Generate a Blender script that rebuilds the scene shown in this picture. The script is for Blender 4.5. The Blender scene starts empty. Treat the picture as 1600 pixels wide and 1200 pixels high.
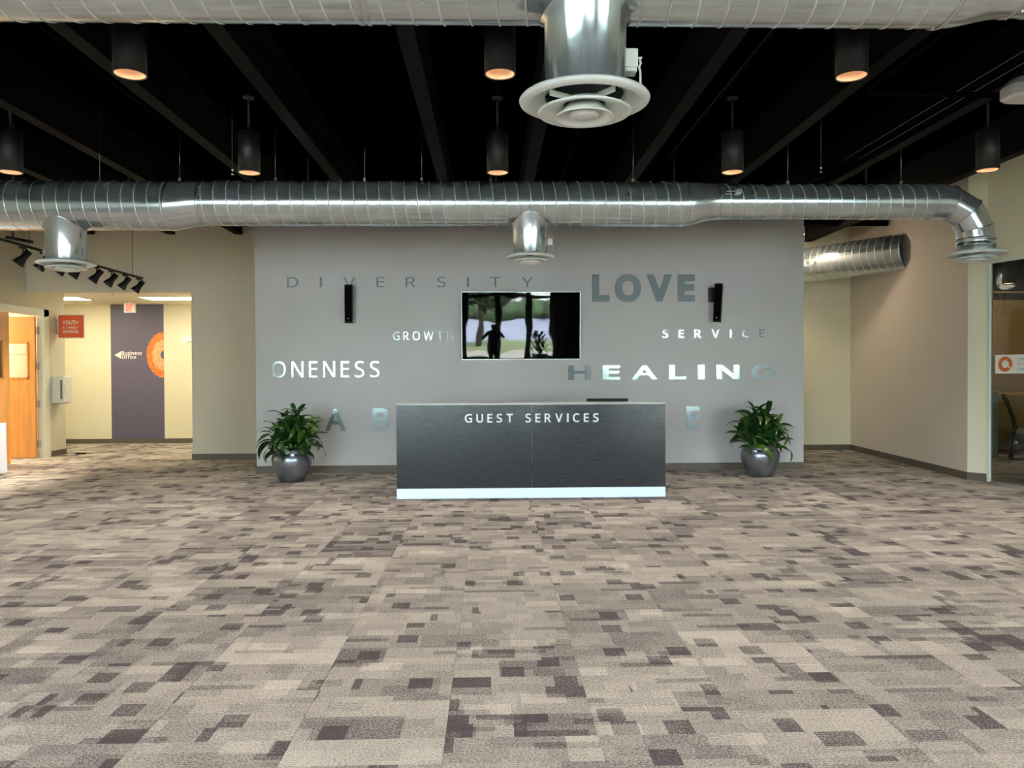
import bpy, math, random
from mathutils import Vector, Matrix, Euler
random.seed(7)
PI = math.pi
SC = bpy.context.scene
COL = SC.collection

# ------------------------------------------------------------------ camera, sky, sun, exposure
EYE = 1.45
cam_d = bpy.data.cameras.new('camera')
cam = bpy.data.objects.new('camera', cam_d)
COL.objects.link(cam)
cam_d.sensor_fit = 'HORIZONTAL'
cam_d.sensor_width = 36.0
cam_d.lens = 36.0 * 1200.0 / 1600.0
cam_d.clip_start = 0.02
cam_d.clip_end = 400
yaw, pitch, roll = math.radians(1.5275), math.radians(-0.7636), math.radians(0.25)
fwd = Vector((math.sin(yaw) * math.cos(pitch), math.cos(yaw) * math.cos(pitch), math.sin(pitch)))
q = fwd.to_track_quat('-Z', 'Y')
cam.matrix_world = Matrix.Translation((0, 0, EYE)) @ q.to_matrix().to_4x4() @ Matrix.Rotation(-roll, 4, 'Z')
SC.camera = cam

SC.view_settings.view_transform = 'Standard'
SC.view_settings.look = 'None'
SC.view_settings.gamma = 1.0
SC.view_settings.use_curve_mapping = False
SC.view_settings.exposure = 2.0
SC.cycles.use_denoising = True
SC.cycles.max_bounces = 8
SC.cycles.diffuse_bounces = 5
SC.cycles.glossy_bounces = 4
SC.cycles.transmission_bounces = 6
SC.cycles.sample_clamp_indirect = 6.0
SC.cycles.caustics_reflective = False
SC.cycles.caustics_refractive = False

SKY_STRENGTH = 11.0
SUN_STRENGTH = 20.0
w = bpy.data.worlds.new('sky')
SC.world = w
w.use_nodes = True
wn, wl = w.node_tree.nodes, w.node_tree.links
bg = wn['Background']
tcw = wn.new('ShaderNodeTexCoord')
sepw = wn.new('ShaderNodeSeparateXYZ')
rampw = wn.new('ShaderNodeValToRGB')
rampw.color_ramp.elements[0].position = 0.0
rampw.color_ramp.elements[0].color = (0.80, 0.90, 1.0, 1)
rampw.color_ramp.elements[1].position = 0.7
rampw.color_ramp.elements[1].color = (0.42, 0.62, 1.0, 1)
wl.new(tcw.outputs['Generated'], sepw.inputs[0])
wl.new(sepw.outputs['Z'], rampw.inputs[0])
wl.new(rampw.outputs[0], bg.inputs[0])
bg.inputs[1].default_value = SKY_STRENGTH

sun_d = bpy.data.lights.new('sun', 'SUN')
sun_d.energy = SUN_STRENGTH
sun_d.color = (1.0, 0.95, 0.86)
sun_d.angle = 0.01
sun = bpy.data.objects.new('sun', sun_d)
COL.objects.link(sun)
sun.rotation_euler = Euler((math.radians(-38), math.radians(20), 0))   # high sun standing behind the building

def portal(name, x0, x1, y, z0, z1):
    d = bpy.data.lights.new(name, 'AREA')
    d.shape = 'RECTANGLE'
    d.size, d.size_y = x1 - x0, z1 - z0
    d.cycles.is_portal = True
    o = bpy.data.objects.new(name, d)
    COL.objects.link(o)
    o.location = ((x0 + x1) / 2, y, (z0 + z1) / 2)
    o.rotation_euler = (PI / 2, 0, 0)      # emits towards +Y, into the room
    o.rotation_euler = Vector((0, 1, 0)).to_track_quat('-Z', 'Z').to_euler()

portal('daylight_portal', -7.6, 2.1, -5.0, 0.05, 2.95)
portal('daylight_portal', 3.9, 9.1, -5.0, 0.05, 2.95)

DOWNLIGHT_W = 36.0
DOWNLIGHT_COL = (1.0, 0.90, 0.79)
CORRIDOR_EMIT = 6.0
RECESS_FILL_EMIT = 40.0
TRACK_W = 32.0
SIDE_ROOM_W = 14.0

# ------------------------------------------------------------------ helpers
def lin(r, g, b):
    def f(c):
        c = c / 255.0
        return c / 12.92 if c <= 0.04045 else ((c + 0.055) / 1.055) ** 2.4
    return (f(r), f(g), f(b), 1)

def wpos(o):
    v = Vector((0, 0, 0))
    while o is not None:
        v = v + o.location
        o = o.parent
    return v

def tag(o, label=None, cat=None, group=None, kind=None):
    if label: o['label'] = label
    if cat: o['category'] = cat
    if group: o['group'] = group
    if kind: o['kind'] = kind
    return o

def thing(name, label, cat, loc, group=None):
    o = bpy.data.objects.new(name, None)
    COL.objects.link(o)
    o.location = loc
    o.empty_display_size = 0.1
    return tag(o, label, cat, group)

class MB:
    """collects shapes in world coordinates and links them as one mesh object"""
    def __init__(self):
        self.v, self.f, self.s, self.m = [], [], [], []
    def add(self, vs, fs, smooth=False, mi=0):
        n = len(self.v)
        self.v += [Vector(p) for p in vs]
        for f in fs:
            self.f.append([i + n for i in f])
            self.s.append(smooth)
        self.m += list(mi) if isinstance(mi, list) else [mi] * len(fs)
        return self
    def box(self, x0, x1, y0, y1, z0, z1, rot=None, piv=None):
        vs = [Vector((x, y, z)) for x in (x0, x1) for y in (y0, y1) for z in (z0, z1)]
        if rot is not None:
            c = Vector(piv) if piv is not None else Vector(((x0 + x1) / 2, (y0 + y1) / 2, (z0 + z1) / 2))
            vs = [rot @ (p - c) + c for p in vs]
        return self.add(vs, [(0, 1, 3, 2), (4, 6, 7, 5), (0, 4, 5, 1), (2, 3, 7, 6), (0, 2, 6, 4), (1, 5, 7, 3)])
    def rbox(self, x0, x1, y0, y1, z0, z1, r=0.01, axis='z', seg=4):
        """box with four rounded edges along an axis"""
        if axis == 'z': a0, a1, b0, b1, c0, c1 = x0, x1, y0, y1, z0, z1
        elif axis == 'y': a0, a1, b0, b1, c0, c1 = x0, x1, z0, z1, y0, y1
        else: a0, a1, b0, b1, c0, c1 = y0, y1, z0, z1, x0, x1
        ring = []
        for cx, cy, st in ((a1 - r, b1 - r, 0), (a0 + r, b1 - r, 1), (a0 + r, b0 + r, 2), (a1 - r, b0 + r, 3)):
            for k in range(seg + 1):
                t = (st + k / seg) * PI / 2
                ring.append((cx + r * math.cos(t), cy + r * math.sin(t)))
        n = len(ring)
        def P(a, b, c):
            return (a, b, c) if axis == 'z' else ((a, c, b) if axis == 'y' else (c, a, b))
        vs = [P(a, b, c0) for a, b in ring] + [P(a, b, c1) for a, b in ring]
        fs = [(i, (i + 1) % n, n + (i + 1) % n, n + i) for i in range(n)] + [tuple(range(n))[::-1], tuple(range(n, 2 * n))]
        return self.add(vs, fs)
    def lathe(self, prof, c=(0, 0, 0), seg=48, axis='z', cap0=False, cap1=False, smooth=True, rot=None):
        vs, fs = [], []
        for r, h in prof:
            for k in range(seg):
                t = 2 * PI * k / seg
                p = Vector((r * math.cos(t), r * math.sin(t), h))
                if axis == 'y': p = Vector((p.x, p.z, p.y))
                if axis == 'x': p = Vector((p.z, p.x, p.y))
                if rot is not None: p = rot @ p
                vs.append(p + Vector(c))
        for j in range(len(prof) - 1):
            for k in range(seg):
                a, b = j * seg + k, j * seg + (k + 1) % seg
                fs.append((a, b, b + seg, a + seg))
        if cap0: fs.append(tuple(range(seg))[::-1])
        if cap1: fs.append(tuple(range((len(prof) - 1) * seg, len(prof) * seg)))
        return self.add(vs, fs, smooth)
    def tube(self, pts, r, seg=10, caps=True, smooth=True):
        pts = [Vector(p) for p in pts]
        rs = r if isinstance(r, (list, tuple)) else [r] * len(pts)
        vs, fs = [], []
        prev = None
        for i, p in enumerate(pts):
            if i == 0: t = pts[1] - p
            elif i == len(pts) - 1: t = p - pts[i - 1]
            else: t = (pts[i + 1] - p).normalized() + (p - pts[i - 1]).normalized()
            t = t.normalized()
            if prev is None:
                u = t.cross(Vector((0, 0, 1)))
                if u.length < 0.1: u = t.cross(Vector((0, 1, 0)))
            else:
                u = prev - t * prev.dot(t)
            u.normalize(); prev = u
            v = t.cross(u)
            for k in range(seg):
                a = 2 * PI * k / seg
                vs.append(p + (u * math.cos(a) + v * math.sin(a)) * rs[i])
        for j in range(len(pts) - 1):
            for k in range(seg):
                a, b = j * seg + k, j * seg + (k + 1) % seg
                fs.append((a, b, b + seg, a + seg))
        if caps:
            fs.append(tuple(range(seg))[::-1])
            fs.append(tuple(range((len(pts) - 1) * seg, len(pts) * seg)))
        return self.add(vs, fs, smooth)
    def poly(self, pts, d):
        """prism: polygon points pushed along vector d"""
        n = len(pts); d = Vector(d)
        vs = [Vector(p) for p in pts] + [Vector(p) + d for p in pts]
        fs = [tuple(range(n)), tuple(range(n, 2 * n))[::-1]] + [(i, n + i, n + (i + 1) % n, (i + 1) % n) for i in range(n)]
        return self.add(vs, fs)
    def build(self, name, mat, parent=None, origin=None, kind=None, bevel=0, fix=True):
        if origin is None:
            mn = [min(p[i] for p in self.v) for i in range(3)]
            mx = [max(p[i] for p in self.v) for i in range(3)]
            origin = Vector(((mn[0] + mx[0]) / 2, (mn[1] + mx[1]) / 2, mn[2]))
        origin = Vector(origin)
        me = bpy.data.meshes.new(name)
        me.from_pydata([p - origin for p in self.v], [], self.f)
        me.polygons.foreach_set('use_smooth', self.s)
        if fix:
            import bmesh
            bm = bmesh.new(); bm.from_mesh(me)
            bmesh.ops.recalc_face_normals(bm, faces=bm.faces)
            bm.to_mesh(me); bm.free()
        me.materials.append(mat)
        if any(self.m):
            me.materials.append(M['seam'])
            me.polygons.foreach_set('material_index', self.m)
        me.update()
        o = bpy.data.objects.new(name, me)
        COL.objects.link(o)
        if parent is not None:
            o.parent = parent
            o.location = origin - wpos(parent)
        else:
            o.location = origin
        if kind: o['kind'] = kind
        if bevel:
            m = o.modifiers.new('bevel', 'BEVEL'); m.width = bevel; m.segments = 2; m.limit_method = 'ANGLE'
        return o

def struct(name, mb, mat, parent=None, **k):
    o = mb.build(name, mat, parent, **k)
    if parent is None: o['kind'] = 'structure'
    return o

# ------------------------------------------------------------------ materials
def pm(name, col, rough=0.6, metal=0.0, emit=None, estr=0.0, noise=None, bump=None, spec=None, coat=0.0, coat_rough=0.1):
    """principled material; noise=(scale, amount[, stretch]) mottles the colour, bump=(scale, strength[, stretch])"""
    m = bpy.data.materials.new(name); m.use_nodes = True
    nt = m.node_tree; b = nt.nodes['Principled BSDF']
    c = col if len(col) == 4 else (*col, 1)
    b.inputs['Base Color'].default_value = c
    b.inputs['Roughness'].default_value = rough
    b.inputs['Metallic'].default_value = metal
    if spec is not None: b.inputs['Specular IOR Level'].default_value = spec
    b.inputs['Coat Weight'].default_value = coat
    b.inputs['Coat Roughness'].default_value = coat_rough
    if emit:
        b.inputs['Emission Color'].default_value = emit
        b.inputs['Emission Strength'].default_value = estr
    def tex(scale, st, detail=4):
        tc = nt.nodes.new('ShaderNodeTexCoord'); mp = nt.nodes.new('ShaderNodeMapping')
        mp.inputs['Scale'].default_value = st
        nz = nt.nodes.new('ShaderNodeTexNoise'); nz.inputs['Scale'].default_value = scale; nz.inputs['Detail'].default_value = detail
        nt.links.new(tc.outputs['Object'], mp.inputs[0]); nt.links.new(mp.outputs[0], nz.inputs['Vector'])
        return nz
    if noise:
        nz = tex(noise[0], noise[2] if len(noise) > 2 else (1, 1, 1))
        rp = nt.nodes.new('ShaderNodeValToRGB')
        a = noise[1]
        rp.color_ramp.elements[0].position = 0.3; rp.color_ramp.elements[1].position = 0.7
        rp.color_ramp.elements[0].color = (*[x * (1 - a) for x in c[:3]], 1)
        rp.color_ramp.elements[1].color = (*[min(1, x * (1 + a)) for x in c[:3]], 1)
        nt.links.new(nz.outputs['Fac'], rp.inputs[0]); nt.links.new(rp.outputs[0], b.inputs['Base Color'])
    if bump:
        nz = tex(bump[0], bump[2] if len(bump) > 2 else (1, 1, 1))
        bp = nt.nodes.new('ShaderNodeBump'); bp.inputs['Strength'].default_value = bump[1]; bp.inputs['Distance'].default_value = 0.002
        nt.links.new(nz.outputs['Fac'], bp.inputs['Height']); nt.links.new(bp.outputs[0], b.inputs['Normal'])
    return m

M = {}
M['grey_wall'] = pm('grey_paint', lin(196, 192, 191), 0.38, noise=(1.2, 0.03), bump=(120, 0.08))
M['taupe_wall'] = pm('taupe_paint', lin(222, 209, 193), 0.6, noise=(1.5, 0.02), bump=(120, 0.1))
M['cream_wall'] = pm('cream_paint', lin(228, 220, 190), 0.6, noise=(1.5, 0.02), bump=(120, 0.1))
M['left_wall'] = pm('stone_paint', lin(210, 203, 184), 0.6, noise=(1.5, 0.02), bump=(120, 0.1))
M['purple_paint'] = pm('purple_paint', lin(98, 92, 112), 0.5)
M['white_ceiling'] = pm('white_ceiling_tile', lin(225, 218, 200), 0.8, bump=(60, 0.2))
M['black_ceiling'] = pm('black_ceiling_paint', (0.0007, 0.0007, 0.00075), 0.95, spec=0.0, bump=(8, 0.4))
M['black_beam'] = pm('black_beam_paint', (0.0042, 0.0042, 0.0040), 0.7, noise=(3, 0.2), spec=0.12)
M['black_pipe'] = pm('black_pipe_paint', (0.006, 0.006, 0.0056), 0.9, spec=0.0)
M['speaker_cloth'] = pm('black_speaker_cloth', (0.003, 0.003, 0.003), 0.9, spec=0.05)
M['baseboard'] = pm('dark_taupe_rubber', lin(98, 88, 76), 0.5)
M['white_paint'] = pm('white_enamel', lin(225, 228, 224), 0.35)
M['jamb'] = pm('jamb_paint', lin(228, 232, 216), 0.4)
M['black_metal'] = pm('black_powder_coat', (0.008, 0.0085, 0.009), 0.45)
M['black_plastic'] = pm('black_plastic', (0.004, 0.004, 0.004), 0.4, spec=0.2)
M['lamp_reflector'] = pm('gold_reflector_glow', lin(185, 140, 108), 0.5, 0.2, emit=lin(255, 200, 145), estr=0.07)  # faint warm emission put in for the bulb's light on it
M['lamp_bulb'] = pm('warm_bulb', (1, 1, 1), 0.5, emit=lin(255, 220, 170), estr=1.2)
M['white_plastic'] = pm('white_plastic', lin(225, 225, 220), 0.4)
M['letter_vinyl'] = pm('silver_vinyl', lin(158, 172, 178), 0.10, 0.36)
M['white_letter'] = pm('white_acrylic_letter', lin(240, 243, 245), 0.25)
M['desk_top'] = pm('pale_solid_surface', lin(190, 192, 188), 0.2)
M['kick'] = pm('brushed_aluminium', lin(222, 232, 246), 0.36, 0.35, bump=(60, 0.05, (1, 1, 20)))
M['pot'] = pm('silver_glazed_pot', (0.30, 0.325, 0.37), 0.32, 0.9, noise=(3, 0.05))
M['soil'] = pm('dark_soil', (0.02, 0.014, 0.01), 0.95, bump=(40, 1))
M['stem'] = pm('brown_cane', (0.09, 0.07, 0.035), 0.8)
M['wood_door'] = pm('maple_veneer', lin(226, 160, 88), 0.35, noise=(2.5, 0.12, (6, 6, 0.6)))
M['wood_trim'] = pm('maple_bead', lin(215, 155, 85), 0.35)
M['steel'] = pm('satin_steel', (0.55, 0.57, 0.58), 0.3, 1.0)
M['cloth'] = pm('white_tablecloth', lin(212, 220, 236), 0.8, bump=(200, 0.15))
M['orange'] = pm('orange_red_print', lin(232, 100, 55), 0.5)
M['orange_light'] = pm('orange_brush', lin(240, 125, 50), 0.55, noise=(14, 0.35))
M['orange_pale'] = pm('peach_brush', lin(240, 170, 120), 0.55, noise=(18, 0.3))
M['white_print'] = pm('white_print', lin(245, 240, 230), 0.5)
M['grey_print'] = pm('grey_print', lin(120, 120, 125), 0.5)
M['pink_print'] = pm('pink_print', lin(225, 150, 160), 0.5)
M['red_glow'] = pm('exit_red', lin(235, 60, 50), 0.5, emit=lin(255, 60, 45), estr=0.8)
M['troffer'] = pm('troffer_diffuser', (1, 1, 1), 0.5, emit=lin(255, 244, 215), estr=CORRIDOR_EMIT)
M['dark_wood'] = pm('dark_walnut', (0.03, 0.016, 0.008), 0.4)
M['seat_fabric'] = pm('pale_seat_fabric', lin(150, 140, 120), 0.8)
M['tan_wall'] = pm('tan_paint', lin(160, 128, 82), 0.7)
M['brown_band'] = pm('brown_band', lin(52, 38, 20), 0.6)
M['pale_cabinet'] = pm('pale_laminate', lin(178, 190, 178), 0.4)
M['seam'] = pm('duct_seam_highlight', (0.72, 0.75, 0.76), 0.35, 0.6)  # lighter than the duct: the light that seams catch is painted in
M['galv_seam'] = pm('galvanised_trim', (0.60, 0.63, 0.64), 0.25, 0.95)
M['screw'] = pm('screw_head', (0.8, 0.82, 0.82), 0.25, 0.9)
M['mullion'] = pm('dark_bronze_frame', (0.02, 0.018, 0.016), 0.4, 0.3)
M['curtain'] = pm('dark_red_curtain', (0.30, 0.045, 0.045), 0.85)
M['black_wall'] = pm('dark_front_wall', (0.03, 0.028, 0.026), 0.8)

# galvanised spiral duct with spangle
def galv(name, base, r0, r1, scale=9):
    m = bpy.data.materials.new(name); m.use_nodes = True
    nt = m.node_tree; b = nt.nodes['Principled BSDF']
    b.inputs['Metallic'].default_value = 0.82
    tc = nt.nodes.new('ShaderNodeTexCoord')
    n1 = nt.nodes.new('ShaderNodeTexNoise'); n1.inputs['Scale'].default_value = scale; n1.inputs['Detail'].default_value = 2
    vo = nt.nodes.new('ShaderNodeTexVoronoi'); vo.inputs['Scale'].default_value = 60
    nt.links.new(tc.outputs['Object'], n1.inputs['Vector']); nt.links.new(tc.outputs['Object'], vo.inputs['Vector'])
    mx = nt.nodes.new('ShaderNodeMath'); mx.operation = 'MULTIPLY_ADD'; mx.inputs[1].default_value = 0.12
    sp = nt.nodes.new('ShaderNodeSeparateColor')
    nt.links.new(vo.outputs['Color'], sp.inputs[0]); nt.links.new(sp.outputs[0], mx.inputs[0]); nt.links.new(n1.outputs['Fac'], mx.inputs[2])
    mr = nt.nodes.new('ShaderNodeMapRange'); mr.inputs['From Min'].default_value = 0.3; mr.inputs['From Max'].default_value = 1.0
    mr.inputs['To Min'].default_value = r0; mr.inputs['To Max'].default_value = r1
    nt.links.new(mx.outputs[0], mr.inputs['Value']); nt.links.new(mr.outputs[0], b.inputs['Roughness'])
    rp = nt.nodes.new('ShaderNodeValToRGB')
    rp.color_ramp.elements[0].position = 0.35; rp.color_ramp.elements[0].color = (*[c * 0.92 for c in base], 1)
    rp.color_ramp.elements[1].position = 0.95; rp.color_ramp.elements[1].color = (*[min(1, c * 1.06) for c in base], 1)
    nt.links.new(mx.outputs[0], rp.inputs[0]); nt.links.new(rp.outputs[0], b.inputs['Base Color'])
    bp = nt.nodes.new('ShaderNodeBump'); bp.inputs['Strength'].default_value = 0.10; bp.inputs['Distance'].default_value = 0.0010
    nt.links.new(n1.outputs['Fac'], bp.inputs['Height']); nt.links.new(bp.outputs[0], b.inputs['Normal'])
    return m
M['galv'] = galv('galvanised_duct', (0.60, 0.66, 0.67), 0.15, 0.235, 6)
M['galv_smooth'] = galv('galvanised_sheet', (0.64, 0.68, 0.69), 0.14, 0.24, 5)

# dark horizontal-grain laminate of the desk
def desk_mat():
    m = bpy.data.materials.new('black_oak_laminate'); m.use_nodes = True
    nt = m.node_tree; b = nt.nodes['Principled BSDF']
    tc = nt.nodes.new('ShaderNodeTexCoord'); mp = nt.nodes.new('ShaderNodeMapping'); mp.inputs['Scale'].default_value = (1.6, 1, 26)
    nz = nt.nodes.new('ShaderNodeTexNoise'); nz.inputs['Scale'].default_value = 4; nz.inputs['Detail'].default_value = 8; nz.inputs['Distortion'].default_value = 0.6
    rp = nt.nodes.new('ShaderNodeValToRGB')
    rp.color_ramp.elements[0].position = 0.35; rp.color_ramp.elements[0].color = (0.010, 0.012, 0.015, 1)
    rp.color_ramp.elements[1].position = 0.72; rp.color_ramp.elements[1].color = (0.026, 0.030, 0.036, 1)
    nt.links.new(tc.outputs['Object'], mp.inputs[0]); nt.links.new(mp.outputs[0], nz.inputs['Vector'])
    nt.links.new(nz.outputs['Fac'], rp.inputs[0]); nt.links.new(rp.outputs[0], b.inputs['Base Color'])
    bp = nt.nodes.new('ShaderNodeBump'); bp.inputs['Strength'].default_value = 0.2; bp.inputs['Distance'].default_value = 0.001
    nt.links.new(nz.outputs['Fac'], bp.inputs['Height']); nt.links.new(bp.outputs[0], b.inputs['Normal'])
    b.inputs['Roughness'].default_value = 0.22
    b.inputs['Specular IOR Level'].default_value = 0.5
    return m
M['desk'] = desk_mat()

def leaf_mat():
    m = bpy.data.materials.new('green_leaf'); m.use_nodes = True
    nt = m.node_tree; b = nt.nodes['Principled BSDF']
    oi = nt.nodes.new('ShaderNodeObjectInfo')
    rp = nt.nodes.new('ShaderNodeValToRGB')
    rp.color_ramp.elements[0].color = (0.010, 0.040, 0.006, 1)
    rp.color_ramp.elements[1].color = (0.075, 0.150, 0.018, 1)
    e = rp.color_ramp.elements.new(0.6); e.color = (0.022, 0.085, 0.012, 1)
    nt.links.new(oi.outputs['Random'], rp.inputs[0]); nt.links.new(rp.outputs[0], b.inputs['Base Color'])
    b.inputs['Roughness'].default_value = 0.3
    return m
M['leaf'] = leaf_mat()

def glass_mat():
    m = bpy.data.materials.new('clear_glass'); m.use_nodes = True
    nt = m.node_tree; nt.nodes.remove(nt.nodes['Principled BSDF'])
    out = nt.nodes['Material Output']
    tr = nt.nodes.new('ShaderNodeBsdfTransparent'); tr.inputs[0].default_value = (0.90, 0.94, 0.91, 1)
    gl = nt.nodes.new('ShaderNodeBsdfGlossy'); gl.inputs['Roughness'].default_value = 0.0
    fr = nt.nodes.new('ShaderNodeFresnel'); fr.inputs[0].default_value = 1.5
    mx = nt.nodes.new('ShaderNodeMixShader')
    nt.links.new(fr.outputs[0], mx.inputs[0]); nt.links.new(tr.outputs[0], mx.inputs[1]); nt.links.new(gl.outputs[0], mx.inputs[2])
    nt.links.new(mx.outputs[0], out.inputs[0])
    return m
M['glass'] = glass_mat()

def screen_mat():
    m = pm('black_glass_screen', (0.002, 0.002, 0.002), 0.02, spec=0.5)
    nt = m.node_tree; b = nt.nodes['Principled BSDF']
    b.inputs['IOR'].default_value = 1.5
    tc = nt.nodes.new('ShaderNodeTexCoord')
    nz = nt.nodes.new('ShaderNodeTexNoise'); nz.inputs['Scale'].default_value = 3.0; nz.inputs['Detail'].default_value = 0.5
    bp = nt.nodes.new('ShaderNodeBump'); bp.inputs['Strength'].default_value = 1.0; bp.inputs['Distance'].default_value = 0.0012
    nt.links.new(tc.outputs['Object'], nz.inputs['Vector']); nt.links.new(nz.outputs['Fac'], bp.inputs['Height'])
    nt.links.new(bp.outputs[0], b.inputs['Normal'])
    return m
M['screen'] = screen_mat()

# carpet: woven blocks inside 61 cm tiles
TILE = 0.6096
def carpet_mat():
    m = bpy.data.materials.new('block_pattern_carpet'); m.use_nodes = True
    nt = m.node_tree; b = nt.nodes['Principled BSDF']; L = nt.links
    def N(t, **k):
        n = nt.nodes.new(t)
        for a, v in k.items(): setattr(n, a, v)
        return n
    def math_(op, a, b_=None, c=None):
        n = N('ShaderNodeMath', operation=op)
        for i, x in enumerate((a, b_, c)):
            if x is None: continue
            if isinstance(x, (int, float)): n.inputs[i].default_value = x
            else: L.new(x, n.inputs[i])
        return n.outputs[0]
    geo = N('ShaderNodeNewGeometry'); sep = N('ShaderNodeSeparateXYZ'); L.new(geo.outputs['Position'], sep.inputs[0])
    X = math_('ADD', sep.outputs['X'], 20 * TILE + 0.19 + 0.0); Y = math_('ADD', sep.outputs['Y'], 20 * TILE)
    tx = math_('FLOOR', math_('DIVIDE', X, TILE)); ty = math_('FLOOR', math_('DIVIDE', Y, TILE))
    fx = math_('FRACT', math_('DIVIDE', X, TILE)); fy = math_('FRACT', math_('DIVIDE', Y, TILE))
    def white(a, b_, c=0.0, d=0.0):
        cb = N('ShaderNodeCombineXYZ')
        for i, x in enumerate((a, b_, c)):
            if isinstance(x, (int, float)): cb.inputs[i].default_value = x
            else: L.new(x, cb.inputs[i])
        wn_ = N('ShaderNodeTexWhiteNoise', noise_dimensions='4D'); L.new(cb.outputs[0], wn_.inputs['Vector'])
        wn_.inputs['W'].default_value = d
        return wn_.outputs['Value']
    tid = math_('MULTIPLY_ADD', tx, 57.0, ty)
    # rows of unequal cells: layer(nx, ny) gives a hash per cell with per-row offset
    def layer(nx, ny, seed, uneven=True):
        r = math_('FLOOR', math_('MULTIPLY', fy, ny))
        off = math_('MULTIPLY', white(r, tid, 3.3, seed), 1.0)
        c = math_('FLOOR', math_('ADD', math_('MULTIPLY', fx, nx), off))
        return white(r, c, tid, seed + 5.0)
    big = layer(1.5, 3.0, 1.0)
    mid = layer(4.0, 7.0, 2.0)
    fine = layer(5.5, 5.0, 9.0)
    thin = layer(2.0, 12.0, 14.0)
    tile_h = white(tx, ty, 0.5, 30.0)
    # tone value
    tone = math_('ADD', math_('MULTIPLY', big, 0.38), math_('MULTIPLY', mid, 0.20))
    tone = math_('ADD', tone, math_('MULTIPLY', tile_h, 0.20))
    tone = math_('ADD', tone, 0.16)
    dk = math_('GREATER_THAN', fine, math_('MULTIPLY_ADD', big, 0.20, 0.80))
    dk2 = math_('GREATER_THAN', thin, 0.94)
    lt = math_('LESS_THAN', layer(3.0, 6.0, 21.0), 0.08)
    tone = math_('SUBTRACT', tone, math_('MULTIPLY', dk, 0.42))
    tone = math_('SUBTRACT', tone, math_('MULTIPLY', dk2, 0.26))
    tone = math_('ADD', tone, math_('MULTIPLY', lt, 0.22))
    # yarn: fine grain and ribs
    nz = N('ShaderNodeTexNoise'); nz.inputs['Scale'].default_value = 125; nz.inputs['Detail'].default_value = 2
    L.new(geo.outputs['Position'], nz.inputs['Vector'])
    nz2 = N('ShaderNodeTexNoise'); nz2.inputs['Scale'].default_value = 60; nz2.inputs['Detail'].default_value = 3
    L.new(geo.outputs['Position'], nz2.inputs['Vector'])
    grain = math_('ADD', math_('MULTIPLY', math_('SUBTRACT', nz.outputs['Fac'], 0.5), 1.7), math_('MULTIPLY', math_('SUBTRACT', nz2.outputs['Fac'], 0.5), 0.5))
    ribsel = math_('GREATER_THAN', layer(3.0, 4.0, 40.0), 0.6)
    rib = math_('SINE', math_('ADD', math_('MULTIPLY', Y, 420.0), math_('MULTIPLY', nz2.outputs['Fac'], 9.0)))
    grain = math_('ADD', grain, math_('MULTIPLY', math_('MULTIPLY', rib, ribsel), 0.13))
    tone = math_('ADD', tone, grain)
    rp = N('ShaderNodeValToRGB'); cr = rp.color_ramp
    cr.elements[0].position = 0.0; cr.elements[0].color = lin(84, 76, 77)
    cr.elements[1].position = 1.0; cr.elements[1].color = lin(208, 199, 187)
    for p_, c_ in ((0.18, lin(108, 100, 99)), (0.36, lin(140, 132, 127)), (0.55, lin(163, 154, 146)), (0.8, lin(187, 178, 166))):
        e = cr.elements.new(p_); e.color = c_
    L.new(tone, rp.inputs[0]); L.new(rp.outputs[0], b.inputs['Base Color'])
    b.inputs['Roughness'].default_value = 0.85
    b.inputs['Specular IOR Level'].default_value = 0.25
    bp = N('ShaderNodeBump'); bp.inputs['Strength'].default_value = 0.5; bp.inputs['Distance'].default_value = 0.004
    L.new(grain, bp.inputs['Height']); L.new(bp.outputs[0], b.inputs['Normal'])
    return m
M['carpet'] = carpet_mat()

# ------------------------------------------------------------------ floor
struct('ground', MB().box(-60, 60, -150, 40, -0.5, -0.12), pm('concrete_ground', lin(150, 145, 135), 0.9))
floor = struct('floor', MB().box(-12, 13, -5.1, 18, -0.12, -0.010), pm('subfloor', lin(140, 130, 118), 0.9), origin=(0, 0, -0.12))
cells = []
for i in range(-20, 22):
    for j in range(-8, 30):
        x0, y0 = -0.19 + i * TILE, j * TILE
        if x0 < -12 or x0 + TILE > 13 or y0 < -5.1 or y0 + TILE > 18: continue
        cx, cy = x0 + TILE / 2, y0 + TILE / 2
        dep = cy
        vis = dep > 2.3 and abs((cx - 0.0267 * cy) / dep) < 0.72
        inside = not (cy > 11.6 and -3.3 < cx < 4.5)
        key = (0 if (vis and inside) else 1, dep)
        cells.append((key, x0, y0))
cells.sort()
g = 0.0004
tile_mesh = None
rest = MB()
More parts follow.
